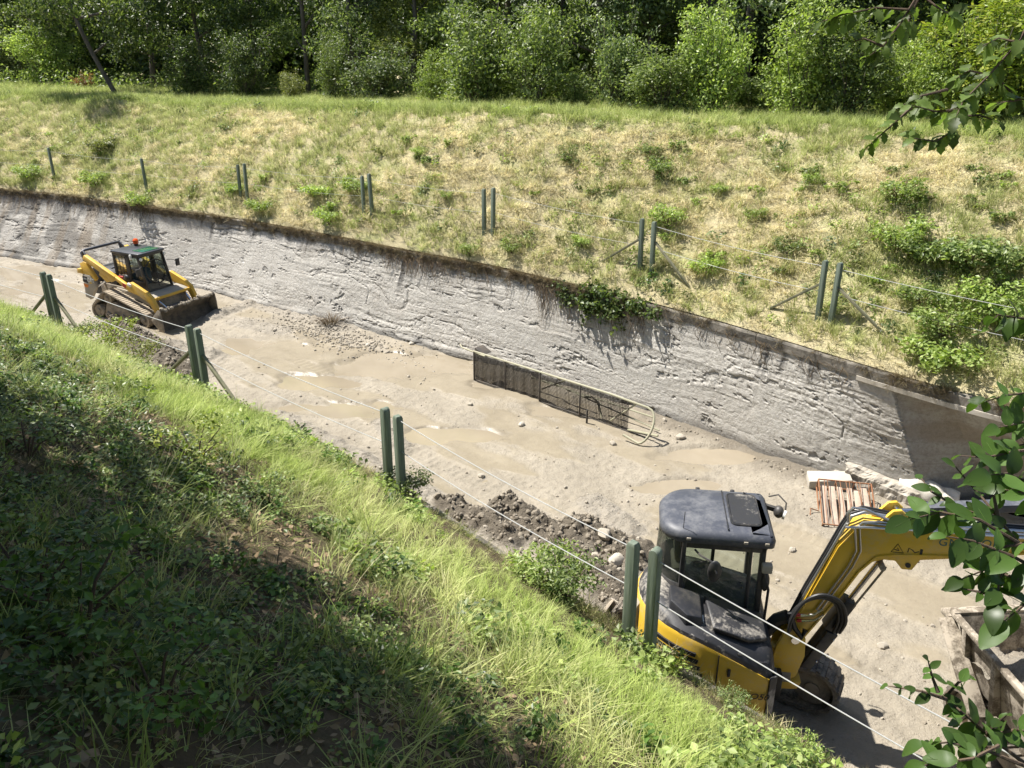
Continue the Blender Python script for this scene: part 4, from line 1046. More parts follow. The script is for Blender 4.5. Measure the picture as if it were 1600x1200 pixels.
for s in (-1, 1):
    mb = MB()
    for i in range(len(edge)-1): mb.bar((edge[i][0], s*.10, edge[i][1]+.035), (edge[i+1][0], s*.10, edge[i+1][1]+.035), .02, .018)
    mb.build('flange', M['yellow_paint'], boom)
    mb = MB(); e2 = [(.03,1.32),(.36,2.38),(.48,2.58)]
    for i in range(2): mb.bar((e2[i][0]+.02, s*.10, e2[i][1]), (e2[i+1][0]+.02, s*.10, e2[i+1][1]), .016, .016)
    mb.build('flange', M['yellow_paint'], boom)
    MB().prism([(.55,2.62),(.66,2.66),(.78,2.80),(.84,2.89),(.92,2.92),(.99,2.87),(1.00,2.78),(1.05,2.70)], s*.085-.02, s*.085+.02).build('cylinder_lug', M['yellow_paint'], boom, .006)
MB().tube([(.92,-.13,2.85),(.92,.13,2.85)], .035, 14).build('pin', M['chrome'], boom)
MB().tube([(.84,-.13,2.22),(.84,.13,2.22)], .035, 14).build('pin', M['steel_mud'], boom)
MB().tube([(1.09,-.10,2.31),(1.09,-.098,2.31)], .03, 10).build('lug_hole', M['black_print'], boom)
# arm cylinder on top
d = (Vector((2.75,0,3.42))-Vector((.92,0,2.85))).normalized(); q0 = Vector((.92,0,2.85))
MB().tube([q0, q0+d*.35], .03, 12).build('cylinder_rod', M['chrome'], boom)
cy = MB(); cy.tube([q0+d*.30, q0+d*.36], .07, 16); cy.tube([q0+d*.34, q0+d*1.9], .058, 16); cy.box(q0+d*1.0+Vector((0,0,.045)), (1.5,.13,.05), Matrix.Rotation(-math.atan2(d.z, d.x), 3, 'Y')); cy.build('arm_cylinder', M['roof_black'], boom, .006)
# stick beyond, leading out of the picture
stk = MB().prism([(2.35,3.35),(2.60,3.55),(2.78,3.42),(2.85,3.10),(3.05,2.2),(3.10,1.35),(2.98,1.28),(2.88,1.36),(2.70,2.4),(2.50,2.95),(2.42,3.10)], -.085, .085).build('stick', M['yellow_paint'], ex, .012, loc=BO)
MB().prism([(2.93,1.32),(3.06,1.30),(3.20,1.10),(3.22,.80),(3.10,.58),(2.88,.50),(2.70,.60),(2.66,.66),(2.86,.66),(2.98,.80),(2.98,1.0),(2.90,1.18)], -.28, .28).build('bucket', M['steel_mud'], stk, .01)
# boom cylinder below
b0 = Vector((.22,0,.78)); b1 = Vector((.84,0,2.18)); d = (b1-b0).normalized(); L = (b1-b0).length
bc = MB(); bc.tube([b0, b0+d*.78], .062, 16); bc.prism([(b0.x-.02,b0.z-.02),(b0.x+.10,b0.z-.03),(b0.x+.32,b0.z+.46),(b0.x+.20,b0.z+.50)], -.09, .09)
bcy = bc.build('boom_cylinder', M['black_plastic'], ex, .006, loc=BO)
gd = MB(); gd.bar(b0+d*.55+Vector((0,0,0)), b0+d*.98, .16, .13); gd.build('cylinder_guard', M['hose'], bcy, .012)
MB().tube([b0+d*.7, b1], .03, 12).build('cylinder_rod', M['chrome'], bcy)
for s in (-.07, .07): MB().tube([b0+d*.9+Vector((.05,s,0)), b1+Vector((.05,s,-.02))], .012, 6).build('guard_rod', M['steel_mud'], bcy)
for k in (.12, .46): MB().ball(b0+d*k+Vector((.09,-.095,-.02)), .014, 8, 6).build('bolt', M['chrome'], bcy)
# hydraulic pipes and hoses along the boom
def hyd(name, pts, r, mt, n=7): return MB().tube(pts, r, n).build(name, M[mt], boom)
for k in range(2):
    y = -.115-.0*k; o = .045*k
    hyd('hydraulic_pipe', [(.26+o,y,1.58),(.50+o,y,2.16),(.55+o,y,2.36),(.50+o,y,2.62),(.56+o,y-.0,2.70),(.72+o,y,2.74-o*.5),(2.5,y,3.06-o*.6)], .011, 'steel_pipe')
for k in range(3):
    y = -.07+.05*k
    hyd('hydraulic_hose', [(.02,y,1.36),(.14,y,1.78),(.30,y,2.26),(.40,y,2.58),(.46,y,2.74),(.58,y,2.80),(.80,y,2.80),(1.0,y,2.80),(1.6,y,2.90),(2.4,y,3.06)], .017, 'hose' if k else 'steel_pipe')
hyd('hydraulic_pipe', [(.42,-.125,2.70),(.40,-.125,2.80),(.44,-.125,2.87),(.56,-.12,2.86),(.82,-.11,2.78)], .016, 'steel_pipe')
hyd('hydraulic_pipe', [(.40,-.13,2.64),(.58,-.135,2.66),(1.2,-.13,2.78),(2.5,-.12,3.03)], .013, 'steel_pipe')
for k in range(3):
    t = [(.02-.015*k,-.13-.03*k,1.30),(.00,-.16-.03*k,1.52),(.10,-.17-.03*k,1.70+.03*k),(.26,-.17-.03*k,1.78+.04*k),(.42+.02*k,-.16-.03*k,1.72+.03*k),(.50+.03*k,-.14-.02*k,1.52),(.48+.03*k,-.11,1.30)]
    cv = []
    for i in range(len(t)-1):
        p0, p1, p2, p3 = [Vector(t[max(0, min(len(t)-1, i+j))]) for j in (-1, 0, 1, 2)]
        for q in range(5):
            s = q/5; cv.append(.5*((2*p1)+(p2-p0)*s+(2*p0-5*p1+4*p2-p3)*s*s+(3*p1-p0-3*p2+p3)*s**3))
    cv.append(Vector(t[-1])); hyd('hydraulic_hose', cv, .019, 'hose', 8)
for k, (x, z) in enumerate(((.08,1.50),(.10,1.43))):
    hyd('fitting', [(x-.03,-.13,z),(x+.02,-.13,z+.006)], .020, 'fitting_red'); hyd('coupling', [(x+.02,-.13,z),(x+.15,-.125,z+.02),(x+.24,-.12,z+.10)], .014, 'chrome')
hyd('hose_bundle', [(-.32,.02,.95),(-.22,-.02,1.15),(-.10,0,1.32),(.0,-.03,1.40)], .075, 'hose', 10)
hyd('hose_bundle', [(-.02,-.16,1.55),(.05,-.17,1.36),(.14,-.17,1.24),(.17,-.15,1.33)], .03, 'hose', 8)
# lettering and warning sign on the boom side
rt = -math.atan2(.46, 1.2)
letter('owner_lettering', 'GM', .125, 'green_print', boom, (1.43,-.0975,2.525), (R(90), -R(2), 0), space=1.12)
letter('owner_lettering', 'NOLEGGIO', .125, 'green_print', boom, (1.98,-.0975,2.55), (R(90), -R(2), 0), space=1.12)
mb = MB(); T = [Vector((.90,-.0975,2.42)), Vector((1.02,-.0975,2.44)), Vector((.95,-.0975,2.53))]
mb.tube(T, .005, 4, True); mb.tube([(.925,-.0975,2.455),(.975,-.0975,2.455),(.955,-.0975,2.48)], .005, 4); mb.build('warning_triangle', M['black_print'], boom)
mb = MB(); mb.tube([(1.06,-.0975,2.46),(1.065,-.0975,2.51),(1.10,-.0975,2.50),(1.13,-.0975,2.475),(1.17,-.0975,2.50)], .005, 4); mb.box((1.19,-.0975,2.50), (.025,.004,.07)); mb.build('warning_pictogram', M['black_print'], boom)

# level the front half of the boom as the photograph holds it
for o in [boom, stk]+list(boom.children)+list(stk.children):
    if o.name.startswith('owner'): continue
    me = o.data; co = np.zeros(len(me.vertices)*3, np.float32); me.vertices.foreach_get('co', co); co = co.reshape(-1, 3)
    co[:, 2] -= .20*np.clip(co[:, 0]-.64, 0, 1.85); me.vertices.foreach_set('co', co.ravel()); me.update()
# ------------------------------------------------------------------ the compact track loader
LP = px(236, 494); LD = Vector((LP.x, LP.y, .03)); LH = R(-27)
ld = empty('track_loader', LD, LH, 'dusty yellow compact track loader with black cab, bucket down on the mud', 'loader'); ld.scale = (.92, .92, .92)
circs = [(-1.05,.27,.22), (.86,.24,.19), (.60,.36,.14), (-.62,.70,.21)]
circs = [(-1.08,.27,.22), (.88,.25,.20), (-.62,.70,.20)]
for s in (-1, 1):
    t = track(ld, circs, s*.80, .42, .045, 'track_dusty', .045, I4, .012, step=.10)
    wheel(t, 'sprocket', (-.62,.70), .17, s*.80-.14, s*.80+.14, 'steel_mud', I4); wheel(t, 'idler', (-1.08,.27), .19, s*.80-.16, s*.80+.16, 'steel_mud', I4); wheel(t, 'idler', (.88,.25), .17, s*.80-.16, s*.80+.16, 'steel_mud', I4)
    for x in (-.72, -.40, -.08, .24, .56): wheel(t, 'roller', (x,.17), .10, s*.80-.17, s*.80+.17, 'steel_mud', I4)
    MB().prism([(-.9,.22),(.7,.20),(.72,.30),(-.35,.62),(-.75,.55)], s*.80-.10, s*.80+.10).build('track_frame', M['steel_mud'], t, .02)
# chassis and side sheets
mb = MB(); mb.prism([(-1.30,.35),(1.05,.30),(1.10,.55),(.95,.92),(-.60,1.02),(-1.35,1.05)], -.56, .56); mb.build('chassis', M['steel_mud'], ld, .02)
mb = MB(); mb.prism([(-.55,.98),(.9,.86),(1.02,.62),(.95,.56),(-.62,.90)], -.615, -.565); mb.build('side_sheet', M['panel_dusty'], ld, .006)
mb = MB(); mb.prism([(-.55,.98),(.9,.86),(1.02,.62),(.95,.56),(-.62,.90)], .565, .615); mb.build('side_sheet', M['panel_dusty'], ld, .006)
# engine house and rear door
mb = MB(); mb.prism([(-1.72,.62),(-1.30,.62),(-.62,.92),(-.62,1.40),(-.95,1.50),(-1.62,1.46),(-1.76,1.30)], -.52, .52); eng = mb.build('engine_house', M['black_plastic'], ld, .025)
for k in range(5): MB().box((-.92-.12*k,0,1.50-.012*k), (.05,.8,.02)).build('grille_slat', M['roof_black'], eng)
# rear towers with the grey panels that carry the name
for s in (-1, 1):
    y0, y1 = s*.60-.07, s*.60+.07
    MB().prism([(-1.86,.55),(-1.62,.50),(-1.28,.92),(-1.30,1.10),(-1.46,1.28),(-1.80,1.30)], s*.72-.05, s*.72+.05).build('rear_panel', M['panel_dusty'], ld, .02)
    tw_ = MB().prism([(-1.82,1.28),(-1.44,1.28),(-1.30,1.12),(-1.22,1.20),(-1.52,1.66),(-1.66,1.70),(-1.84,1.62)], s*.71-.05, s*.71+.05).build('tower', M['yellow_dusty'], ld, .012)
    MB().prism([(-2.02,1.30),(-1.80,1.30),(-1.78,1.46),(-2.0,1.44)], s*.66-.12, s*.66+.12).build('rear_bumper', M['yellow_dusty'], tw_, .012)
    # lift arm: rear link, long top beam, front drop
    beam = [(-1.62,1.80),(-1.52,1.92),(-.30,1.40),(-.28,1.30),(-.50,1.20),(-.62,1.33),(-1.52,1.72)]
    arm = MB().prism(beam, s*.74-.065, s*.74+.065).build('lift_arm', M['yellow_dusty'], ld, .012)
    MB().prism([(-.30,1.40),(-.28,1.28),(.20,1.00),(.62,.92),(1.02,.74),(1.20,.42),(1.36,.28),(1.40,.42),(1.30,.62),(1.16,.92),(.98,1.05),(.60,1.20),(.34,1.30),(.10,1.22)], s*.74-.055, s*.74+.055).build('front_drop', M['yellow_dusty'], arm, .012)
    MB().prism([(-.95,1.50),(-.62,1.33),(-.50,1.22),(-.72,1.16),(-1.02,1.36)], s*.74-.04, s*.74+.04).build('gusset', M['yellow_dusty'], arm, .01)
    MB().bar((-1.55,s*.69,1.35), (-1.74,s*.69,1.98), .06, .10, (0,1,0)).build('rear_link', M['roof_black'], arm, .01)
    MB().tube([(-1.30,s*.66,.95),(-.85,s*.70,1.18)], .035, 10).build('lift_rod', M['chrome'], arm)
    MB().tube([(-.85,s*.70,1.18),(-.52,s*.72,1.30)], .05, 10).build('lift_cylinder', M['panel_dusty'], arm)
    MB().tube([(1.06,s*.52,.78),(1.40,s*.46,.52)], .03, 10).build('tilt_rod', M['chrome'], arm)
    MB().box((.30,s*.78,1.22), (.16,.10,.10), (0,.3,0)).build('head_lamp', M['lamp_glass'], ld, .03)
    MB().box((.06,s*.79,1.17), (.14,.02,.12), (0,.3,0)).build('warning_sticker', M['fitting_red'], arm)
# black cross tube joining the arms at the back
MB().tube([(-1.74,-.69,1.98),(-1.70,-.6,2.02),(-1.70,.6,2.02),(-1.74,.69,1.98)], .045, 8).build('cross_tube', M['roof_black'], ld)
for s in (-1, 1): MB().bar((-1.72,s*.66,2.0), (-1.50,s*.70,1.80), .05, .07).build('cross_tube_strut', M['roof_black'], ld, .008)
MB().bar((1.06,-.70,.84), (1.06,.70,.84), .16, .08).build('arm_crossmember', M['yellow_dusty'], ld, .015)
MB().prism([(.92,.78),(1.12,.80),(1.10,.88),(.94,.92),(.60,.96),(.58,.90)], -.66, .66).build('front_step', M['panel_dusty'], ld, .012)
# cab
cw = .46
cabp = [(-.60,1.05),(.30,.95),(.72,.90),(.62,1.30),(.42,2.00),(.36,2.04),(-.62,2.04),(-.66,1.9)]
cb = MB()
for s in (-1, 1):
    y = s*(cw-.02)
    for p, q, w_ in (((-.62,1.05),(-.64,2.02),.09), ((-.05,1.0),(-.05,2.02),.16), ((.66,.92),(.40,2.02),.10), ((-.64,2.0),(.42,2.0),.10), ((-.62,1.22),(.60,1.14),.20)):
        cb.bar((p[0],y,p[1]), (q[0],y,q[1]), .04, w_, (0,1,0)) if False else cb.bar((p[0],y,p[1]), (q[0],y,q[1]), w_, .045, (0,1,0))
cb.bar((.40,-cw,2.0), (.40,cw,2.0), .10, .08); cb.bar((.66,-cw,.95), (.66,cw,.95), .08, .10); cb.bar((-.64,-cw,1.1), (-.64,cw,1.1), .06, .3)
lcab = cb.build('cab', M['black_plastic'], ld, .012)
pane('windscreen', [(.655,-cw+.06,1.0),(.655,cw-.06,1.0),(.43,cw-.06,1.96),(.43,-cw+.06,1.96)], lcab)
for s in (-1, 1):
    y = s*(cw-.02)
    pane('side_window', [(-.57,y,1.34),(-.13,y,1.30),(-.13,y,1.95),(-.58,y,1.95)], lcab); pane('side_window', [(.03,y,1.28),(.52,y,1.22),(.38,y,1.95),(.03,y,1.95)], lcab)
    mb = MB()
    for k in range(4): mb.bar((-.55+.13*k,y,1.32), (-.55+.13*k,y,1.95), .012, .012)
    for k in range(3): mb.bar((-.58,y,1.45+.16*k), (-.1,y,1.45+.16*k), .012, .012)
    mb.build('window_guard', M['black_plastic'], lcab)
pane('rear_window', [(-.63,-cw+.06,1.3),(-.63,cw-.06,1.3),(-.63,cw-.06,1.95),(-.63,-cw+.06,1.95)], lcab)
mb = MB(); mb.tube([(.64,-.02,1.05),(.55,.05,1.42),(.47,.10,1.80)], .014, 6); mb.build('wiper', M['black_print'], lcab)
mb = MB(); mb.tube(arc(0,0,.36,0,360,24)[:-1] and [(.60-.26*(z_+.0)*.36*0-.24*((z_)),y_,1.50+z_*.9) for y_, z_ in arc(0,0,.38,0,360,25)[:-1]], .02, 6, True); mb.build('door_frame', M['black_plastic'], lcab)
rf = MB().loft([[(x,y,z) for x, y in ((-.70,-cw-.03),(.50,-cw-.03),(.54,-cw+.03),(.54,cw-.03),(.50,cw+.03),(-.70,cw+.03))] for z in (2.03, 2.10)]).build('roof', M['cab_roof'], lcab, .025)
MB().box((.22,.05,2.105), (.44,.62,.02)).build('roof_window', M['green_glass'], rf, .006)
mb = MB(); mb.cyl((-.48,.30,2.10), (-.48,.30,2.16), .06, 14); bk = mb.build('beacon_base', M['black_plastic'], rf)
mb = MB(); mb.tube([(-.48,.30,2.16),(-.48,.30,2.19),(-.48,.30,2.27),(-.48,.30,2.31)], [.075,.085,.082,.05], 14); mb.build('beacon', M['beacon'], bk)
for s in (-1, 1):
    MB().tube([(.52,s*(cw-.02),1.94),(.56,s*(cw-.02),1.93)], .045, 12).build('cab_lamp', M['lamp_glass'], lcab)
    MB().box((.18,s*(cw+.04),1.98), (.08,.05,.16)).build('side_lamp', M['lamp_glass'], lcab, .015)
    mb = MB(); mb.tube([(.56,s*cw,1.75),(.66,s*.62,1.72),(.70,s*.70,1.66)], .012, 6); mb.box((.70,s*.74,1.62), (.05,.13,.22)); mb.build('mirror', M['black_plastic'], lcab, .008)
MB().ball((-.02,-.60,1.30), .13, 12, 8, (1,.5,1.15)).build('air_intake', M['hose'], ld)
MB().box((-.45,-.42,1.28), (.22,.14,.08)).build('red_cover', M['fitting_red'], ld, .02)
MB().box((-.1,0,1.25), (.4,.44,.5)).build('seat', M['blue_fabric'], ld, .05)
# bucket, open to the front
bp = [(1.36,.10),(1.95,.03),(2.02,.04),(2.02,.06),(1.50,.12),(1.42,.20),(1.40,.42),(1.46,.62),(1.40,.64),(1.33,.52),(1.30,.30)]
bu = MB().prism(bp, -1.06, 1.06).build('bucket', M['bucket_mud'], ld, .004)
for s in (-1, 1): MB().prism([(1.31,.14),(1.40,.09),(2.0,.045),(1.62,.48),(1.46,.63),(1.36,.60)], s*1.06-.012, s*1.06+.012).build('side_plate', M['steel_mud'], bu, .004)
MB().prism([(1.88,.02),(2.10,.015),(2.10,.03),(1.90,.06)], -1.07, 1.07).build('cutting_edge', M['steel_mud'], bu)
MB().prism([(1.26,.28),(1.34,.26),(1.38,.56),(1.30,.60)], -.5, .5).build('coupler', M['black_plastic'], ld, .01)
mb = MB()
for k in range(26):
    rn = random.Random(k); rk = rock(300+k, 7, 5, (1,1,.6)); sc = rn.uniform(.03, .08); p = Vector((1.42+rn.uniform(-.04,.05), -1.0+2.0*rn.random(), .64))
    mb.add([tuple(Vector(v)*sc+p) for v in rk.v], rk.f)
mb.build('mud_on_bucket', M['clod'], bu)['kind'] = 'stuff'
for o in [bu]+list(bu.children):
    for v in o.data.vertices:
        q = Matrix.Rotation(R(38), 3, 'Y') @ (v.co-Vector((1.36,0,.35)))+Vector((1.50,0,.50)); v.co = q
    o.data.update()
# name panel on the outside of the rear panel (right side)
yy = -.775
MB().prism([(-1.83,1.05),(-1.60,1.02),(-1.60,1.22),(-1.81,1.24)], yy-.002, yy).build('name_plate', M['black_print'], ld)
letter('model_number', '299D', .075, 'white_print', ld, (-1.715,yy-.004,1.15), (R(90),0,0))
letter('maker_lettering', 'CAT', .17, 'white_print', ld, (-1.46,yy-.004,1.12), (R(90),0,0), space=.95)
MB().prism([(-1.83,1.00),(-1.60,.97),(-1.66,.88),(-1.80,.88)], yy-.002, yy).build('orange_mark', M['orange_print'], ld)
mb = MB(); mb.prism([(-1.54,1.03),(-1.40,1.03),(-1.47,1.10)], yy-.007, yy-.005); mb.build('name_triangle', M['yellow_paint'], ld)
# ------------------------------------------------------------------ the steel screen standing by the far wall
A0 = px(742, 594); B0 = px(1012, 686); ax = (B0-A0); SL = ax.length; ang = math.atan2(ax.y, ax.x)
rk = empty('screen_rack', (A0.x, A0.y, 0), ang, 'long dark mesh screen in a pale pipe frame standing by the far wall', 'metal screen')
HS = .72; PB = [0, .205, .415, .645, .90]                       # panel ends along the length
for i in range(4):
    x0, x1 = PB[i]*SL, PB[i+1]*SL; nx = max(8, int((x1-x0)/.032)); nz = 22; bm = bmesh.new(); gv = []
    for j in range(nz+1):
        gv.append([bm.verts.new((x0+(x1-x0)*k/nx, .012*math.sin(k*.7+i), .03+(HS-.06)*j/nz)) for k in range(nx+1)])
    for j in range(nz):
        for k in range(nx): bm.faces.new((gv[j][k], gv[j][k+1], gv[j+1][k+1], gv[j+1][k]))
    bmesh.ops.wireframe(bm, faces=bm.faces[:], thickness=.030 if i < 2 else .021, use_replace=True, use_boundary=True, use_even_offset=False)
    me = bpy.data.meshes.new('mesh_panel'); bm.to_mesh(me); bm.free(); link('mesh_panel', me, M['rack_dark'], rk)
    MB().bar((x0, -.02, 0), (x0, -.02, HS), .03, .03, (1,0,0)).build('upright', M['rack_dark'], rk, .004)
MB().tube([(-.02,0,HS),(SL*.80,0,HS)], .024, 8).build('top_rail', M['rack_paint'], rk)
lp = [(SL*.80,0,HS),(SL*1.02,.02,HS)]+[(SL*1.02+.17*math.sin(t), .19-.17*math.cos(t)-.0, HS) for t in np.linspace(.2, 2.9, 9)]
lp = [(SL*.80,0,HS),(SL*.99,.0,HS-.04)]+[(SL*1.0+.20*math.sin(t), -.20+.20*math.cos(t), HS-.06-.30*(1-math.cos(t))) for t in np.linspace(.25, 3.0, 10)]+[(SL*.93,-.40,.14)]
MB().tube(lp, .024, 8).build('loop_pipe', M['rack_paint'], rk)
MB().bar((0,-.01,.02), (SL*1.0,-.01,.02), .03, .035).build('bottom_rail', M['rack_dark'], rk, .004)
MB().tube([(SL*.55,.05,HS*.95),(SL*.415,.05,.30)], .018, 6).build('diagonal', M['rack_paint'], rk)
MB().tube([(SL*.80,.02,.10),(SL*.93,.02,HS*.92)], .020, 6).build('diagonal', M['rack_paint'], rk)
MB().tube([(SL*.90,0,.06),(SL*1.06,-.1,.20)], .022, 6).build('diagonal', M['rack_paint'], rk)
MB().tube([(SL*.45,.12,.50),(SL*1.05,.02,.26)], .018, 6).build('inner_rail', M['rack_paint'], rk)
MB().tube([(SL*.30,.35,.35),(SL*.98,.30,.35)], .018, 6).build('inner_rail', M['rack_paint'], rk)
mb = MB(); mb.tube([(SL*.66,.06,.44),(SL*.70,.05,.50),(SL*.73,.06,.42),(SL*.76,.02,.12)], .024, 6); mb.build('hinge_strap', M['rack_paint'], rk)
MB().tube([(-.55,.10,HS+.02),(-.45,.05,HS-.02),(.36,-.03,HS-.02)], .02, 8).build('lever_pipe', M['rack_paint'], rk)
MB().bar((SL*.72,-.25,-.05), (SL*.72,-.25,.34), .04, .03, (1,0,0)).build('leg', M['rack_dark'], rk, .004)
MB().prism([(-.02,HS-.02),(.30,HS-.02),(.02,HS+.10)], .0, .28).build('top_plate', M['rack_dark'], rk, .004)
# ------------------------------------------------------------------ rusty cage with wooden slats
cc_ = px(1322, 790, .15); cg = empty('rusty_cage', (cc_.x, cc_.y, .04), R(-12), 'rusty steel cage with old wooden slats lying on the mud', 'cage', rx=R(20))
W_, D_ = .86, .98
def bar_r(p, q, r=.013): MB().tube([p, q], r, 6).build('bar', M['rust'], cg)
for z in (.0, .20):
    for p, q in (((-W_/2,-D_/2,z),(W_/2,-D_/2,z)),((W_/2,-D_/2,z),(W_/2,D_/2,z)),((W_/2,D_/2,z),(-W_/2,D_/2,z)),((-W_/2,D_/2,z),(-W_/2,-D_/2,z))): bar_r(p, q)
for x in (-W_/2, -.14, .16, W_/2):
    for y in (-D_/2, D_/2): bar_r((x,y,0), (x,y,.20))
for k in range(6):
    x = -W_/2+.09+k*.135; rn = random.Random(k)
    mb = MB(); mb.box((x, rn.uniform(-.02,.02), .10+rn.uniform(-.02,.02)), (.095, D_*rn.uniform(.86,.97), .022), (rn.uniform(-.04,.04), rn.uniform(-.05,.05), rn.uniform(-.06,.06)))
    mb.build('wooden_slat', M['old_wood'], cg, .004)
for k in range(9):
    rn = random.Random(50+k); x = -W_/2+.08+k*.09
    MB().tube([(x,-D_/2,.19),(x+rn.uniform(-.05,.05),0,.16+rn.uniform(0,.06)),(x+rn.uniform(-.04,.04),D_/2,.21)], .006, 5).build('wire', M['rust'], cg)
for p, q in (((-W_/2,-D_/2,.0),(-W_/2-.18,-D_/2-.05,.02)),((-W_/2-.18,-D_/2-.05,.02),(-W_/2-.15,-.1,.10)),((-W_/2-.15,-.1,.10),(-W_/2,-.1,.05))): bar_r(p, q, .010)
# ------------------------------------------------------------------ pale slab, broken footing, white sack
p = px(1297, 762); sb = MB(); sb.loft([[(-.30,-.16,0),(.30,-.13,0),(.31,.15,0),(-.27,.17,0)], [(-.31,-.16,.17),(.29,-.12,.20),(.30,.14,.20),(-.28,.16,.16)]])
o = sb.build('concrete_slab', M['pale_concrete'], None, .015); o.location = (p.x-.05, p.y, .03); o.scale = (1.25, 1.2, 1.2); o.rotation_euler = (R(4), 0, R(-6)); tag(o, 'pale broken concrete slab beside the rusty cage', 'slab')
def rubble(name, q0, q1, wd, hh_, seed, label, mt='stone'):
    """rough-broken block lying from pixel q0 to q1"""
    P0, P1 = px(*q0), px(*q1); d = P1-P0; L = d.length; an = math.atan2(d.y, d.x); V = []; F = []; n, m = 40, 20
    ring = [(-wd/2,-.1),(-wd/2,hh_*.75),(-wd*.3,hh_),(wd*.35,hh_*1.05),(wd/2,hh_*.85),(wd/2,-.1)]
    rr = []
    for i in range(len(ring)):
        a_, b_ = ring[i], ring[(i+1) % len(ring)]
        for k in range(5): rr.append((a_[0]+(b_[0]-a_[0])*k/5, a_[1]+(b_[1]-a_[1])*k/5))
    m = len(rr); xs = np.linspace(0, L, n); ys = np.array([q[0] for q in rr]); zs = np.array([q[1] for q in rr])
    Xg = np.repeat(xs[:, None], m, 1); Yg = np.repeat(ys[None], n, 0).copy(); Zg = np.repeat(zs[None], n, 0).copy()
    tap = 1-.35*(Xg/L)**2; Zg *= tap
    e = (fbm(Xg*7+seed, (Yg+Zg)*7, seed, 4)-.5)*.10; Yg += e*np.sign(Yg); Zg += e*(Zg > .05); Xg = Xg+(fbm(Yg*6, Zg*6, seed+1)-.5)*.25*((Xg < .05)*1.-(Xg > L-.05)*1.)
    V = np.stack([Xg.ravel(), Yg.ravel(), Zg.ravel()], 1); F = []
    for i in range(n-1):
        for j in range(m): F.append([i*m+j, i*m+(j+1) % m, (i+1)*m+(j+1) % m, (i+1)*m+j])
    F.append(list(range(m))[::-1]); F.append([(n-1)*m+j for j in range(m)])
    me = bpy.data.meshes.new(name); me.from_pydata([tuple(v) for v in V], [], F); me.update()
    o = link(name, me, M[mt]); o.location = (P0.x, P0.y, 0); o.rotation_euler = (0, 0, an); return tag(o, label, 'rubble')
rubble('broken_footing', (1322, 752), (1432, 790), .42, .40, 3, 'long broken concrete footing at the foot of the wall behind the cage', 'pale_rubble')
rubble('broken_footing', (1300, 742), (1345, 757), .30, .20, 7, 'short jagged footing piece between the pale slab and the wall', 'pale_rubble')
p = px(1446, 786); sk = MB(); nu, nv = 26, 14; V = []
for i in range(nu):
    u_ = i/(nu-1)
    for j in range(nv):
        v_ = j/(nv-1); a_ = math.pi*v_
        rr_ = .30*(1-.45*u_)*(1+.5*(float(vnoise(np.array([u_*6]), np.array([v_*5]), 4)[0])-.5)); x = -.45+.95*u_; y = -.62*rr_*math.cos(a_)*1.2; z = 1.35*rr_*math.sin(a_)*(1-.35*u_)+.03*math.sin(u_*17+v_*9)
        V.append((x, y, max(z, .005)))
sk.add(V, [[i*nv+j, i*nv+j+1, (i+1)*nv+j+1, (i+1)*nv+j] for i in range(nu-1) for j in range(nv-1) if not (3 <= i <= 6 and 8 <= j <= 10)])
me = bpy.data.meshes.new('white_sack'); me.from_pydata(sk.v, [], sk.f); me.polygons.foreach_set('use_smooth', [True]*len(me.polygons))
so_ = link('white_sack', me, M['white_sheet']); so_.location = (p.x, p.y, .12); so_.rotation_euler = (0, R(-6), R(-28)); tag(so_, 'crumpled dirty white sack lying at the foot of the shaded wall', 'sack')
md = so_.modifiers.new('thick', 'SOLIDIFY'); md.thickness = .025; so_.modifiers.new('sub', 'SUBSURF').render_levels = 1
# ------------------------------------------------------------------ stones one could pick up
for k, (x, y, s_, lab) in enumerate([(643,540,.07,'small white stone in the puddle near the screen'),(575,541,.07,'pale stone at the edge of the gravel bar'),(790,787,.13,'rounded stone on top of the dark mud heap'),
        (962,902,.13,'pale boulder beside the dozer blade'),(942,868,.12,'flat brown stone in the mud heap by the fence posts'),(1063,687,.10,'whitish stone past the screen\'s loop'),(928,897,.07,'grey stone at the foot of the mud heap'),
        (735,635,.06,'dark stone out in the wet mud before the screen'),(815,667,.07,'dark round stone on the pale mud ridge'),(958,695,.07,'dark stone below the screen\'s loose leg'),(1238,860,.06,'grey stone between cab and boom'),
        (1050,832,.07,'stone half buried behind the excavator roof'),(1378,1014,.07,'dark stone in front of the excavator track'),(430,520,.06,'dark stone in the pool before the loader'),(752,745,.07,'dark stone on the smooth mud by the fence')]):
    p = px(x, y); z = gz(p.x, p.y); me = bpy.data.meshes.new('stone'); mb = rock(400+k, 12, 9, (1.2,.9,.75)); me.from_pydata(mb.v, [], mb.f); me.polygons.foreach_set('use_smooth', [True]*len(me.polygons)); me.set_sharp_from_angle(angle=R(30))
    o = link('stone', me, M['pale_concrete' if 'white' in lab or 'pale' in lab else 'stone']); o.location = (p.x, p.y, z+s_*.25); o.scale = (s_, s_, s_); o.rotation_euler = (0, 0, k*1.3); tag(o, lab, 'stone')
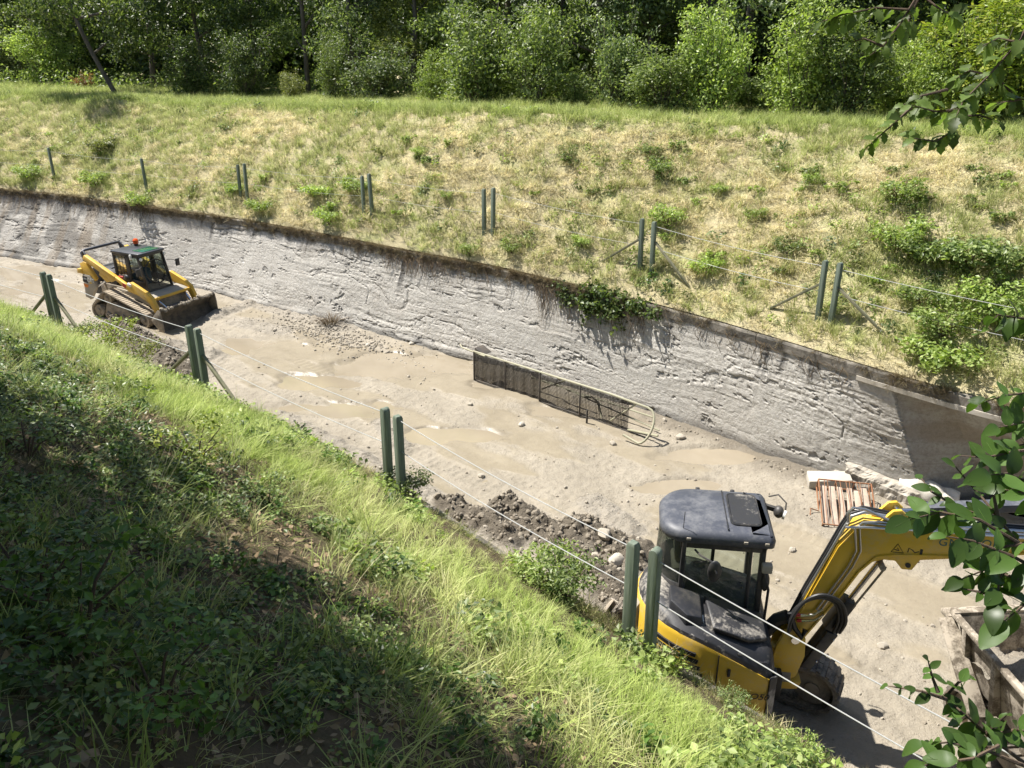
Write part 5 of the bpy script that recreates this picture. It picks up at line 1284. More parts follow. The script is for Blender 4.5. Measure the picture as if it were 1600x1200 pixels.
# ------------------------------------------------------------------ the dumper whose bin is being filled
DP = px(1497, 962, 1.45); dz_ = .02
du = empty('tracked_dumper', (DP.x, DP.y, dz_), R(4), 'mud-caked dumper with ribbed bin half full of mud, right of the excavator', 'dumper')
BW, BL, BT, BB = 1.95, 2.7, 1.43, .72          # bin spans x 0..BW, y 0..-BL, rim and floor heights
def plate(name, q, th=.02, parent=du, mt='bin_mud'):
    q = [Vector(k) for k in q]; n_ = (q[1]-q[0]).cross(q[2]-q[0]).normalized()*th; mb = MB()
    mb.add(q+[k+n_ for k in q], [(3,2,1,0),(4,5,6,7),(0,1,5,4),(1,2,6,5),(2,3,7,6),(3,0,4,7)]); return mb.build(name, M[mt], parent, .004)
i_ = .16
wl_ = plate('side_wall', [(0,0,BT),(0,-BL,BT),(i_,-BL+i_,BB),(i_,-i_,BB)]); wr_ = plate('side_wall', [(BW,-BL,BT),(BW,0,BT),(BW-i_,-i_,BB),(BW-i_,-BL+i_,BB)])
fw_ = plate('front_wall', [(BW,0,BT),(0,0,BT),(i_,-i_,BB),(BW-i_,-i_,BB)]); bw_ = plate('back_wall', [(0,-BL,BT),(BW,-BL,BT),(BW-i_,-BL+i_,BB),(i_,-BL+i_,BB)])
plate('floor', [(i_,-i_,BB),(i_,-BL+i_,BB),(BW-i_,-BL+i_,BB),(BW-i_,-i_,BB)])
for p0, p1 in (((-.02,.03,BT),(-.02,-BL-.03,BT)),((BW+.02,.03,BT),(BW+.02,-BL-.03,BT))): MB().bar(p0, p1, .07, .06).build('rim_rail', M['bin_mud'], du, .01)
MB().bar((-.05,.04,BT+.01), (BW+.05,.04,BT+.01), .10, .07).build('rim_rail', M['bin_mud'], du, .01)
MB().bar((-.05,.16,BT-.10), (BW+.05,.16,BT-.10), .16, .06).build('front_ledge', M['bin_mud'], du, .01)
MB().bar((-.05,-BL-.04,BT), (BW+.05,-BL-.04,BT), .08, .06).build('rim_rail', M['bin_mud'], du, .01)
for k in range(5):
    y = -.22-.54*k
    mb = MB(); mb.prism([(-.055,BT-.03),(.0,BT-.03),(i_,BB),(i_-.10,BB)], y-.04, y+.04); mb.build('rib', M['bin_mud'], wl_, .008)
for k in range(3):
    x = .45+.55*k; mb = MB(); mb.prism([(-.0,BT-.03),(.055,BT-.03),(-i_+.1,BB),(-i_,BB)], -x-.04, -x+.04, Matrix.Rotation(R(90), 4, 'Z')); mb.build('rib', M['bin_mud'], fw_, .008)
# heap of wet mud in the bin
n_ = 56; xs = np.linspace(.05, BW-.05, n_); ys = np.linspace(-.05, -BL+.05, n_); Xg, Yg = np.meshgrid(xs, ys, indexing='ij')
Zg = 1.0+.62*sstep(-Yg, .15, 1.1)*sstep(Xg, -.3, .5)*sstep(BW-Xg, -.2, .5)+.26*(fbm(Xg*5, Yg*5, 88, 4)-.5)+.12*np.abs(fbm(Xg*12, Yg*12, 89, 3)-.5)
load = link('mud_load', np_mesh('mud_load', np.stack([Xg.ravel(), Yg.ravel(), Zg.ravel()], 1), grid_faces(n_, n_)[:, ::-1], True, {'wet': np.zeros(n_*n_), 'dark': .2*np.ones(n_*n_)}), M['mud'], du)
MB().box((BW/2,-BL/2,.62), (BW*.55,BL*.95,.18)).build('chassis', M['steel_mud'], du, .02)
Mdu = Matrix.Translation((BW/2,-BL/2,0)) @ Matrix.Rotation(R(90), 4, 'Z')
for s in (-1, 1):
    t = track(du, [(-1.05,.30,.24), (1.05,.30,.24)], s*.70, .42, .045, 'rubber', .05, Mdu)
    for x in (-1.05, 1.05): wheel(t, 'wheel', (x,.30), .21, s*.70-.14, s*.70+.14, 'steel_mud', Mdu)
    MB().prism([(-1.0,.2),(1.0,.2),(1.0,.42),(-1.0,.42)], s*.70-.1, s*.70+.1, Mdu).build('track_frame', M['steel_mud'], t, .02)
plate('splash_plate', [(-.16,.10,BT-.10),(-.12,-.7,.62),(.10,-.7,.62),(.0,.05,BT-.06)], .02)
# ------------------------------------------------------------------ trees and shrubs beyond the far bank
def limb(mb, p0, p1, r0, r1, bend, rn, n=6):
    p0, p1 = Vector(p0), Vector(p1); off = Vector((rn.uniform(-1,1), rn.uniform(-1,1), rn.uniform(-.3,.3)))*bend
    pts = [p0.lerp(p1, t)+off*math.sin(math.pi*t) for t in np.linspace(0, 1, n)]
    mb.tube(pts, [r0+(r1-r0)*t for t in np.linspace(0, 1, n)], 7); return pts
_tree_cache = {}
def tree_parts(kind, seed):
    """meshes of one tree of a kind: trunk with limbs, crown of leaves"""
    rn = random.Random(seed); mb = MB(); bl = []
    if kind == 'tall':                     # slender trunks, foliage from low down to high above the frame
        h = 8.5
        top = limb(mb, (0,0,-.3), (rn.uniform(-.8,.8), rn.uniform(-.5,.5), h*.8), .13, .05, .35, rn, 9)
        for k in range(11):
            t = .26+.72*k/11; p = top[int(t*8)]; az = rn.uniform(0, 6.28); L = rn.uniform(1.0, 2.2)*(1.1-.4*t)
            q = p+Vector((math.cos(az)*L, math.sin(az)*L, rn.uniform(.3, 1.0)))
            limb(mb, p, q, .045, .012, .15, rn, 5); bl.append((q, (rn.uniform(.7,1.2), rn.uniform(.7,1.2), rn.uniform(.4,.75))))
        bl += [((rn.uniform(-.8,.8), rn.uniform(-.8,.8), h*.85), (1.5,1.5,1.2)), ((0,0,h), (1.2,1.2,1.0))]
        n, sz = 10000, .15
    elif kind == 'leaning':                # dark tree with a leaning trunk and a broad crown
        top = limb(mb, (0,0,-.3), (-1.7,.3,3.4), .10, .06, .25, rn, 8); bl = []
        for k in range(12):
            p = top[rn.randint(3, 7)]; az = rn.uniform(0, 6.28); L = rn.uniform(1.2, 3.0); q = p+Vector((math.cos(az)*L, math.sin(az)*L*.8, rn.uniform(-.1, 2.4)))
            limb(mb, p, q, .05, .014, .3, rn, 6); bl.append((q, (rn.uniform(.8,1.3), rn.uniform(.7,1.1), rn.uniform(.45,.8))))
        n, sz = 10500, .15
    elif kind == 'shrub':                  # many stems from the ground, full to the foot
        h = 3.0
        for k in range(9):
            az = rn.uniform(0, 6.28); L = rn.uniform(.3, 1.2); z = rn.uniform(1.2, h); q = (math.cos(az)*L, math.sin(az)*L, z)
            limb(mb, (math.cos(az)*.1, math.sin(az)*.1, -.2), q, .035, .010, .15, rn, 5); bl.append((q, (rn.uniform(.45,.8), rn.uniform(.45,.8), rn.uniform(.4,.75))))
        for k in range(16):
            az = rn.uniform(0, 6.28); sp_ = rn.uniform(.4, 1.55); z = rn.uniform(1.3, 3.7)*(1.1-.3*sp_/1.5); q = Vector((math.cos(az)*sp_, math.sin(az)*sp_, z))
            pts = limb(mb, (math.cos(az)*.15, math.sin(az)*.15, .3), q, .02, .006, .2, rn, 6)
            for p in pts[3:]: bl.append((p, (.20,.20,.24)))
        bl += [((0,0,.8), (1.1,1.0,.7)), ((.2,0,1.6), (.8,.8,.7)), ((0,0,.35), (1.3,1.1,.35))]
        n, sz = 7000, .13
    else:                                  # 'spray': upright shrub with shoots that stick out
        for k in range(26):
            az = rn.uniform(0, 6.28); sp_ = rn.uniform(.15, 1.25); z = rn.uniform(1.6, 3.3)*(1.1-.22*sp_); q = Vector((math.cos(az)*sp_, math.sin(az)*sp_, z))
            pts = limb(mb, (math.cos(az)*.12, math.sin(az)*.12, -.2), q, .022, .006, .12, rn, 6)
            for p in pts[2:]: bl.append((p, (.26,.26,.30)))
            bl.append((q, (.12,.12,.35)))
        bl += [((0,0,1.0), (1.0,.95,.9)), ((0,0,.4), (1.25,1.1,.4))]
        n, sz = 8000, .115
    me = bpy.data.meshes.new('trunk'); me.from_pydata(mb.v, [], mb.f); me.polygons.foreach_set('use_smooth', [True]*len(me.polygons)); me.materials.append(M['bark'])
    V, F = leaf_cloud(seed+7, bl, n, sz, .35, 16, .17, .5, .5)
    return me, (V, F)
def tree(name, kind, seed, mt, X, Y, rz, sc, label, group=None, cat='tree', sz=1.0):
    key = (kind, seed)
    if key not in _tree_cache: _tree_cache[key] = tree_parts(kind, seed)
    tm, (V, F) = _tree_cache[key]; ck = (kind, seed, mt)
    if ck not in _tree_cache:
        me = np_mesh('crown', V, F); me.materials.append(M[mt]); _tree_cache[ck] = me
    r = empty(name, (X, Y, gz(X, Y)-.03), rz, label, cat, group); r.scale = (sc*(1+.22*math.sin(X*3.1)), sc, sc*sz)
    link('trunk', tm, M['bark'], r); link('crown', _tree_cache[ck], None, r); return r
def at(x, Y, z=5.6):                       # ground point in pixel column x at distance Y
    dep = Y*_c+(EYE-z)*_s; return (x-800)/FPX*dep, Y
def cy(x, back):                           # distance that lies `back` metres behind the crest in pixel column x
    for Y in np.arange(18, 60, .15):
        X, _ = at(x, Y); a, c = ac((X, Y)); s = c-float(FT(a))
        if s > float(CRS(a))+back: return Y
    return 60
def put(x, back, name, kind, seed, mt, sc, label, rz=None, group=None, cat='tree', sz=1.0):
    X, Y = at(x, cy(x, back)); return tree(name, kind, seed, mt, X, Y, seed*1.7+x*.01 if rz is None else rz, sc, label, group, cat, sz)
SG = 'shrubs along the top of the far bank'
put(75, 6.5, 'round_shrub', 'shrub', 1, 'leaf_bright', 1.05, 'round bright green shrub in sun under the leaning dark tree', group=SG, cat='shrub', sz=.75)
put(15, 7.5, 'round_shrub', 'shrub', 2, 'leaf_blue', .9, 'dark grey-green shrub at the very start of the tree line', group=SG, cat='shrub', sz=.8)
put(185, 2.6, 'leaning_tree', 'leaning', 3, 'leaf_dark', 1.3, 'dark tree with a leaning trunk shading the grass crest', rz=.15)
put(130, 5.0, 'rusty_shrub', 'shrub', 4, 'leaf_rust', .34, 'small dried orange-brown shrub at the foot of the leaning tree', cat='shrub', sz=.7)
put(745, 2.2, 'upright_shrub', 'spray', 5, 'leaf_mid', 1.05, 'big upright bushy shrub standing forward alone on the crest', cat='shrub', rz=0)
put(680, 2.8, 'upright_shrub', 'spray', 6, 'leaf_bright', .5, 'low yellow-green shrub leaning on the big upright shrub', cat='shrub')
for i, (x, b, k, sd, mt, sc, lab) in enumerate([
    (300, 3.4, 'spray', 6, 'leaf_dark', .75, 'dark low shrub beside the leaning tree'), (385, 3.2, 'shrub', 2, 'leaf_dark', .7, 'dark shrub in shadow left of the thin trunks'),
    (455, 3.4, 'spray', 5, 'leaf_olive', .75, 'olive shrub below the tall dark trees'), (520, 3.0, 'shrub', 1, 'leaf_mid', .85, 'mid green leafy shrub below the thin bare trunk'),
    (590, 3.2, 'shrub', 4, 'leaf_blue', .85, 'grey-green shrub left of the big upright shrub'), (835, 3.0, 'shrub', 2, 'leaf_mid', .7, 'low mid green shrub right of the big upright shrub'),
    (900, 2.8, 'spray', 6, 'leaf_mid', .85, 'feathery green shrub before the tall grey-leaved tree'), (965, 2.8, 'shrub', 4, 'leaf_blue', .75, 'grey-green low shrub under the tall grey-leaved tree'),
    (1035, 3.0, 'shrub', 1, 'leaf_mid', .7, 'rounded green shrub left of the tall bright shoot'), (1110, 2.6, 'spray', 5, 'leaf_bright', .9, 'tall bright green leafy shoot before the dark gap'),
    (1180, 2.8, 'shrub', 2, 'leaf_mid', .72, 'low green shrub closing the dark gap'), (1250, 2.4, 'spray', 6, 'leaf_bright', .8, 'bright green shrub before the dark hollow'),
    (1320, 2.2, 'shrub', 1, 'leaf_mid', .72, 'dense green shrub with dark hollows below'), (1385, 3.4, 'spray', 5, 'leaf_bright', .95, 'tall sunlit shrub under the hanging branch'),
    (1455, 2.6, 'shrub', 4, 'leaf_bright', .95, 'wide bright shrub behind the hanging branch'), (1530, 2.4, 'spray', 6, 'leaf_yellow', .9, 'yellow-green shrub right of the hanging branch'),
    (1610, 2.6, 'shrub', 2, 'leaf_bright', 1.0, 'bright shrub cut off by the picture\'s right side')]):
    put(x, b+.5*math.sin(i*2.1), 'leafy_shrub', k, sd, mt, sc*(.88+.30*math.sin(i*1.7+.5)), lab, group=SG, cat='shrub', sz=.92+.36*math.sin(i*2.9))
TG = 'trees behind the shrub row'
tl = [(-60,9,'leaf_mid','leafy tree past the leaning dark tree'),(90,8.5,'leaf_mid','tree behind the round bright shrub'),(235,7,'leaf_dark','dark tree just behind the leaning trunk'),(330,6,'leaf_dark','dark tree with many thin stems'),
      (410,7.5,'leaf_dark','dark dense tree in deep shadow'),(480,6,'leaf_mid','lighter tree beside the dark thicket'),(560,6.5,'leaf_blue','grey-green tree with a thin bare trunk'),(640,7,'leaf_olive','olive tree left of the big upright shrub'),
      (720,7.5,'leaf_mid','tree behind the big upright shrub'),(800,6,'leaf_dark','dark tree right of the big upright shrub'),(870,6.5,'leaf_blue','tall grey-leaved tree over the feathery shrub'),(945,6,'leaf_blue','pale-leaved tree beside the tall grey one'),
      (1020,6.5,'leaf_mid','green tree left of the dark gap'),(1090,7.5,'leaf_dark','dark tree behind the tall bright shoot'),(1165,6.5,'leaf_blue','grey-green tree over the dark gap'),(1245,7.5,'leaf_dark','dark tree over the dark hollow'),
      (1330,7,'leaf_dark','dark tree behind the dense shrub'),(1420,8,'leaf_mid','green tree behind the hanging branch'),(1510,7,'leaf_mid','tree behind the yellow-green shrub'),(1600,7.5,'leaf_bright','bright tree at the end of the row'),(1690,7,'leaf_mid','tree beyond the end of the row')]
for i, (x, b, mt, lab) in enumerate(tl):
    put(x, b, 'woodland_tree', 'tall', 11+i % 4, mt, .85+.1*((i*7) % 4), lab, group=TG)
# the wood behind reads as one dark mass
V, F = [], []; nb = 0
rn = random.Random(9); blobs = []
for k in range(430):
    x = rn.uniform(-150, 1750) if k < 320 else rn.uniform(-150, 800); Y = cy(x, rn.uniform(10, 18)); X, Y = at(x, Y); z = 5.5+(rn.uniform(.3, 9.5) if k % 2 else rn.uniform(.3, 2.8)); blobs.append(((X, Y, z), (2.1, 1.6, 1.4)))
V, F = leaf_cloud(77, blobs, 190000, .32, .3, 16, .3, .6, .3); me = np_mesh('distant_wood', V, F); me.materials.append(M['leaf_dark'])
tag(link('distant_wood', me), 'dark mass of woodland behind the tree row', kind='stuff')
blobs = []
for k in range(120):
    x = rn.uniform(-150, 1750); Y = cy(x, rn.uniform(4, 9)); X, Y = at(x, Y); blobs.append(((X, Y, gz(X, Y)+.35), (1.1, 1.0, .5)))
V, F = leaf_cloud(78, blobs, 26000, .16, .4, 14, .2, .5, .3); me = np_mesh('undergrowth', V, F); me.materials.append(M['leaf_mid'])
tag(link('undergrowth', me), 'tangled dark undergrowth between the trunks', kind='stuff')

# ------------------------------------------------------------------ weeds on the banks
_wk = {}
def weed(x, y, z0, mt, r, h, n, size, label, group=None, name='weed', seed=0, cat='plant', up=.7, aspect=.55):
    p = onground(x, y, z0) if z0 is not None else Vector((x, y, gz(x, y)))
    key = (mt, n, size, seed % 5, round(h/r, 1), up)
    if key not in _wk:
        k = h/r; rn = random.Random(seed); mb = MB(); bl = []
        for q in range(7):
            az = q*.9+seed; e = (math.cos(az)*.75, math.sin(az)*.75, k*rn.uniform(.5, 1)); mb.tube([(0,0,-.05), (e[0]*.4, e[1]*.4, e[2]*.6), e], [.03,.02,.01], 5); bl.append((e, (.38,.38,.28*k)))
        bl += [((0,0,k*.45), (.75,.75,k*.45))]
        V, F = leaf_cloud(500+seed, bl, n, size, up, 6, .10, aspect, .45)
        V[:, 2] = np.maximum(V[:, 2], -.02)
        sm = bpy.data.meshes.new('stems'); sm.from_pydata(mb.v, [], mb.f); sm.materials.append(M['stem'])
        lm = np_mesh('leaves', V, F); lm.materials.append(M[mt]); _wk[key] = (sm, lm)
    sm, lm = _wk[key]; rt = empty(name, p-Vector((0,0,.02)), seed*1.9, label, cat, group); rt.scale = (r, r, r)
    link('stems', sm, None, rt); link('leaves', lm, None, rt); return rt
for i, (x, y, mt, r, h, lab) in enumerate([
    (1405,318,'leaf_bright',.42,.45,'bright green bush alone high on the far bank'), (1042,352,'leaf_bright',.40,.45,'bright round weed on the straw above the ivy'), (1400,390,'leaf_bright',.50,.55,'grassy green bush on the right of the far bank'),
    (1455,405,'leaf_mid',.55,.40,'left end of the dark ground-hugging thicket'), (1515,415,'leaf_mid',.65,.45,'middle of the dark ground-hugging thicket'), (1580,425,'leaf_mid',.65,.45,'right end of the dark ground-hugging thicket'),
    (1470,525,'leaf_bright',.50,.55,'upper half of the bright bush behind the fence cable'), (1465,570,'leaf_bright',.60,.45,'bright leafy bush over the coping, behind the fence cable'), (1540,490,'leaf_bright',.50,.55,'tall green weed right of the bright bush'), (1590,520,'leaf_bright',.5,.5,'bright weed behind the lower fence cable'),
    (515,350,'leaf_bright',.42,.42,'dark green weed just above the wall left of the paired posts'), (558,300,'leaf_bright',.50,.35,'spreading weed up the bank from the paired posts'), (500,305,'leaf_bright',.55,.3,'low spreading bright weed on the left bank'),
    (1030,268,'leaf_mid',.34,.36,'dark dock plant high above the ivy'), (1018,240,'leaf_mid',.26,.28,'small dark dock near the bank crest'), (888,250,'leaf_mid',.22,.35,'thin dark dock on pale straw'),
    (160,240,'leaf_olive',.55,.5,'olive bush on the left of the far bank'), (370,300,'leaf_bright',.42,.35,'bright weed behind the first paired posts'), (410,330,'leaf_bright',.45,.35,'bright weed right of the first paired posts'),
    (150,290,'leaf_bright',.5,.45,'green weed between the two single posts'), (45,280,'leaf_bright',.5,.4,'green weed left of the single posts'), (220,335,'leaf_bright',.45,.4,'leafy weed spilling over the wall behind the loader'),
    (800,395,'leaf_bright',.28,.36,'small upright weed right of the middle posts'), (735,400,'leaf_bright',.25,.3,'small upright weed left of the middle posts'), (910,385,'leaf_bright',.25,.25,'small weed between the middle posts and the ivy'),
    (1105,425,'leaf_bright',.40,.30,'dark weed behind the cable right of the ivy'), (1180,340,'leaf_bright',.25,.25,'small green weed in the middle of the straw'), (1270,290,'leaf_bright',.25,.22,'small weed halfway up the right bank'),
    (1125,295,'leaf_bright',.22,.2,'tiny bright weed above the round weed'), (700,310,'leaf_bright',.22,.2,'tiny weed on the middle straw'), (655,240,'leaf_bright',.25,.2,'weed near the crest below the upright shrub'),
    (1440,470,'leaf_mid',.42,.4,'green weed left of the fence by the thicket'), (1230,395,'leaf_mid',.3,.3,'weed above the paired posts on the right')]):
    weed(x, y, 3.2, mt, r, h, 1100, .15, lab, 'weeds on the far bank', 'weed', i)
rn = random.Random(4)
for i in range(95):
    x = rn.uniform(10, 1580); y = rn.uniform(205, 400)+max(0, (x-900)*.1); r = rn.uniform(.09, .24); p = onground(x, y, 3.5); a_, c_ = ac(p)
    if c_ < FT(a_)+.4: continue
    mt = rn.choice(['leaf_mid','leaf_mid','leaf_bright','leaf_bright','leaf_olive']); rl = (c_-float(FT(a_)))/float(CRS(a_))
    colr = {'leaf_mid': 'dark green', 'leaf_bright': 'bright green', 'leaf_olive': 'olive'}[mt]; zone = 'low behind the fence' if rl < .3 else 'half way up the slope' if rl < .65 else 'high near the crest'
    mark = ['the loader', 'the gravel bar', 'the mesh screen', 'the ivy', 'the bare coping', 'the shaded wall'][int(np.searchsorted([330, 690, 850, 1040, 1350], x))]
    weed(x, y, 3.5, mt, r, r*rn.uniform(.7,1.2), 150, .34, '%s %s weed in dry grass %s, above %s' % ('tiny' if r < .16 else 'small', colr, zone, mark), 'small weeds dotted over the far bank', 'small_weed', i % 5)
# ivy hanging over the wall
for j, (x0, x1, lab) in enumerate([(848, 905, 'thin upper end of the dark ivy on the wall'), (900, 1012, 'thick dark ivy spilling over the wall below the braced posts')]):
    bl = []; rn = random.Random(j)
    for k in range(26 if j else 10):
        x = x0+(x1-x0)*rn.random(); y = 445+(x-850)*.20+rn.uniform(-3, 12); p = px(x, y, ZT+.1); a_, c_ = ac(p); q = xy(a_, float(FT(a_))+rn.uniform(-.16, .22)); bl.append(((q[0], q[1], ZT+rn.uniform(-.10, .28)), (.28,.28,.13)))
    for k in range(14 if j else 4):
        x = x0+(x1-x0)*rn.random(); p = px(x, 470, ZT); a_, c_ = ac(p); L = rn.uniform(.2, .75 if j else .3)
        for t in range(5): q = xy(a_, float(FT(a_)+(FB(a_)-FT(a_))*L*t/5/ZT)-.10); bl.append(((q[0], q[1], ZT-L*t/5), (.06,.06,.10)))
    V, F = leaf_cloud(600+j, bl, 3200 if j else 900, .085, .3, 8, .07, .8, .3); c0_ = V.mean(0); V = V-c0_
    rt = empty('ivy', c0_, 0, lab, 'ivy'); me = np_mesh('leaves', V, F); me.materials.append(M['leaf_dark']); link('leaves', me, None, rt)
# fine roots and dead strands hanging down the wall face
mb = MB(); rn = random.Random(8)
for k in range(420):
    x = rn.choice([rn.uniform(540, 1330), rn.uniform(840, 1010), rn.uniform(610, 700), rn.uniform(0, 250)]); p = px(x, 380+x*.1, ZT); a_ = ac(px(x, float(np.interp(x, [0,230,500,760,1030,1370], [303,332,375,425,490,595])), ZT))[0]; L = rn.uniform(.12, .55)*(1.6 if 850 < x < 1010 else 1)
    pts = []
    for t in range(5):
        hh_ = ZT+.08-L*t/4; q = xy(a_+.06*math.sin(t*1.3+k)+.03*t, float(FT(a_)+(FB(a_)-FT(a_))*(ZT-hh_)/ZT)-.09-.02*rn.random()); pts.append((q[0], q[1], hh_))
    mb.tube(pts, [.007,.006,.005,.004,.003], 4, cap=False)
me = bpy.data.meshes.new('hanging_roots'); me.from_pydata(mb.v, [], mb.f); tag(link('hanging_roots', me, M['root']), 'fine dark roots hanging down the wall face', kind='stuff')
# clump of dead roots at the wall foot
p = px(516, 512); me = tuft('dead', 31, 150, .10, .30, 1.2, .012, 4, .6, 'root'); o = link('dead_root_clump', me); o.location = (p.x, p.y, .05); o.scale = (1.5,)*3; tag(o, 'brown clump of dead roots by the gravel bar', 'root clump')
# plants along the near edge
for i, (x, y, mt, r, h, lab) in enumerate([(165,545,'leaf_yellow',.55,.5,'yellow-green leafy bush on the near edge below the loader'), (215,560,'leaf_olive',.50,.42,'olive bush joining the yellow-green bush near the fence posts'), (125,530,'leaf_mid',.4,.35,'small green bush beside the first near fence posts'),
    (648,765,'leaf_dark',.30,.42,'small dark bush at the foot of the middle near posts'), (850,915,'leaf_bright',.38,.45,'bright leafy clump by the dark mud heap'), (885,940,'leaf_mid',.34,.5,'tall weeds between the bright clump and the excavator blade'),
    (1045,1045,'leaf_yellow',.16,.18,'yellowish weed in front of the excavator louvres'), (1145,1100,'leaf_mid',.13,.22,'thistly weed against the excavator skirt'), (1250,1180,'leaf_bright',.16,.18,'low weed at the edge under the lower cable')]):
    p = px(x, y, ZN+.15); a_, c_ = ac(p); q = xy(a_, min(c_, float(NE(a_))-.1)); weed(q[0], q[1], None, mt, r, h, 1200, .11 if i < 3 else .14, lab, 'plants along the near edge', 'edge_plant', i, up=.6, aspect=.45)
for i, (x, y, mt, r, h, lab) in enumerate([(310,735,'leaf_yellow',.30,.35,'yellow-green leafy plant where the sunny grass meets the shade'), (60,960,'leaf_near',.30,.40,'broad-leaved dark plant deep in the shade'), (130,1010,'leaf_near',.34,.4,'second broad-leaved dark plant deep in the shade, downhill of the first'),
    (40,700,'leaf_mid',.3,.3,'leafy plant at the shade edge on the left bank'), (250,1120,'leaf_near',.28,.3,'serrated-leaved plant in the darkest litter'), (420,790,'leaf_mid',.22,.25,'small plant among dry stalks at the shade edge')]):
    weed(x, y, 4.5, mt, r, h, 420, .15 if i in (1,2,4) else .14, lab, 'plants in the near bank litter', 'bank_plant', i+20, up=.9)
# ------------------------------------------------------------------ trees over the camera: shade on the near bank, branches in view
def shade_at(x, y, k):                     # where a leaf must hang to shade the ground seen at a pixel
    g = onground(x, y); return g+TOSUN*k
st = empty('shade_tree', (-8.2, 1.4, gz(-8.2, 1.4)-.05), 0, 'leafy tree standing just outside the picture, shading the near bank', 'tree')
o0 = st.location.copy(); blobs = []; rn = random.Random(21)
for x, y, r in [(60,760,.62),(30,880,.9),(120,960,1.0),(220,870,.75),(60,1080,1.0),(260,1010,.9),(190,1140,1.0),(400,1060,.8),(370,1160,.9),(500,1150,.75),(640,1185,.65),(330,900,.55),(470,1010,.42),(560,1085,.38),(760,1200,.4),
                (150,790,.4),(300,800,.30),(440,890,.26),(10,660,.30),(590,960,.20),(700,1080,.22),(-80,800,.8),(-120,960,1.0),(-60,1150,1.1),(100,1260,1.1),(400,1290,1.1),(700,1300,.9)]:
    p = shade_at(x, y, rn.uniform(6.2, 7.4)); blobs.append((p-o0, (r, r, r*.6)))
mb = MB(); tp = limb(mb, (0,0,-.3), (1.4,1.8,5.2), .26, .13, .3, rn, 9)
for b, r in blobs:
    q = tp[rn.randint(5, 8)]; limb(mb, q, b, .05, .012, .3, rn, 7)
me = bpy.data.meshes.new('trunk'); me.from_pydata(mb.v, [], mb.f); me.polygons.foreach_set('use_smooth', [True]*len(me.polygons)); link('trunk', me, M['bark'], st)
V, F = leaf_cloud(901, blobs, 17000, .115, .6, 12, .14, .6, .1); me = np_mesh('crown', V, F); me.materials.append(M['leaf_mid']); link('crown', me, None, st)

# a second, unseen crown added to cut skylight on the near bank
s2 = empty('shade_tree', (-3.4, -4.2, gz(-3.4, -4.2)-.05), 0, 'unseen tree added behind the viewpoint, its crown blocking skylight overhead', 'tree'); o0 = s2.location.copy(); rn = random.Random(33); blobs = []
mb = MB(); tp = limb(mb, (0,0,-.3), (.3,.4,6.5), .30, .14, .3, rn, 9)
for k in range(34):
    p = Vector((rn.uniform(-11, 6), rn.uniform(-9, 1.2), rn.uniform(10.2, 13.5)))
    blobs.append((p-o0, (1.5, 1.5, .9))); limb(mb, tp[rn.randint(4, 8)], p-o0, .06, .015, .4, rn, 6)
me = bpy.data.meshes.new('trunk'); me.from_pydata(mb.v, [], mb.f); me.polygons.foreach_set('use_smooth', [True]*len(me.polygons)); link('trunk', me, M['bark'], s2)
V, F = leaf_cloud(902, blobs, 22000, .26, .5, 12, .3, .6, .1); me = np_mesh('crown', V, F); me.materials.append(M['leaf_mid']); link('crown', me, None, s2)

# a third unseen tree, added on the left to block more skylight
s3 = empty('shade_tree', (-13.5, 5.5, gz(-13.5, 5.5)-.05), 0, 'unseen bushy tree added left of the picture to block skylight', 'tree'); o0 = s3.location.copy(); rn = random.Random(34); blobs = []
mb = MB(); tp = limb(mb, (0,0,-.3), (.3,.4,4.5), .26, .14, .3, rn, 9)
for k in range(26):
    y_ = rn.uniform(3, 13); p = Vector((-(.80*y_+rn.uniform(1.8, 6.5)), y_, rn.uniform(8.8, 13)))
    blobs.append((p-o0, (1.3, 1.3, 1.0))); limb(mb, tp[rn.randint(4, 8)], p-o0, .06, .015, .4, rn, 6)
me = bpy.data.meshes.new('trunk'); me.from_pydata(mb.v, [], mb.f); me.polygons.foreach_set('use_smooth', [True]*len(me.polygons)); link('trunk', me, M['bark'], s3)
V, F = leaf_cloud(903, blobs, 16000, .26, .5, 12, .3, .6, .1); me = np_mesh('crown', V, F); me.materials.append(M['leaf_mid']); link('crown', me, None, s3)

def leaf_shape(seed, jag=False):
    """one broad leaf, 1 m long along +x, folded on its midrib"""
    rn = random.Random(seed); n = 7; L = []; Rr = []; Mid = []
    for i in range(n+1):
        t = i/n; w_ = .36*math.sin(math.pi*min(1, t*.94+.03))**.75*(1-.35*t) if not jag else .30*math.sin(math.pi*t)**.7*(1-.3*t)*(1+(.28 if i % 2 else -.12))
        z = -.22*t*t+.05*math.sin(t*4+seed); Mid.append((t, 0, z)); c_ = .12*rn.uniform(.6,1.4)
        L.append((t, w_, z+w_*c_*2)); Rr.append((t, -w_, z+w_*c_*2))
    V = Mid+L+Rr; k = n+1; F = []
    for i in range(n): F += [[i, i+1, k+i+1, k+i], [i+1, i, 2*k+i, 2*k+i+1]]
    mb = MB(); mb.v = V; mb.f = F; mb.tube([(-.12,0,.02), (0,0,0), (.9,0,-.18)], [.012,.010,.004], 4)
    me = bpy.data.meshes.new('leaf'); me.from_pydata(mb.v, [], mb.f); me.polygons.foreach_set('use_smooth', [True]*len(me.polygons)); me.materials.append(M['leaf_hang' if jag else 'leaf_near']); return me
LV = [leaf_shape(i) for i in range(4)]; LJ = [leaf_shape(10+i, True) for i in range(3)]
RIGHT, UPV, FWD = Vector((1,0,0)), Vector((0,_s,_c)), Vector((0,_c,-_s))
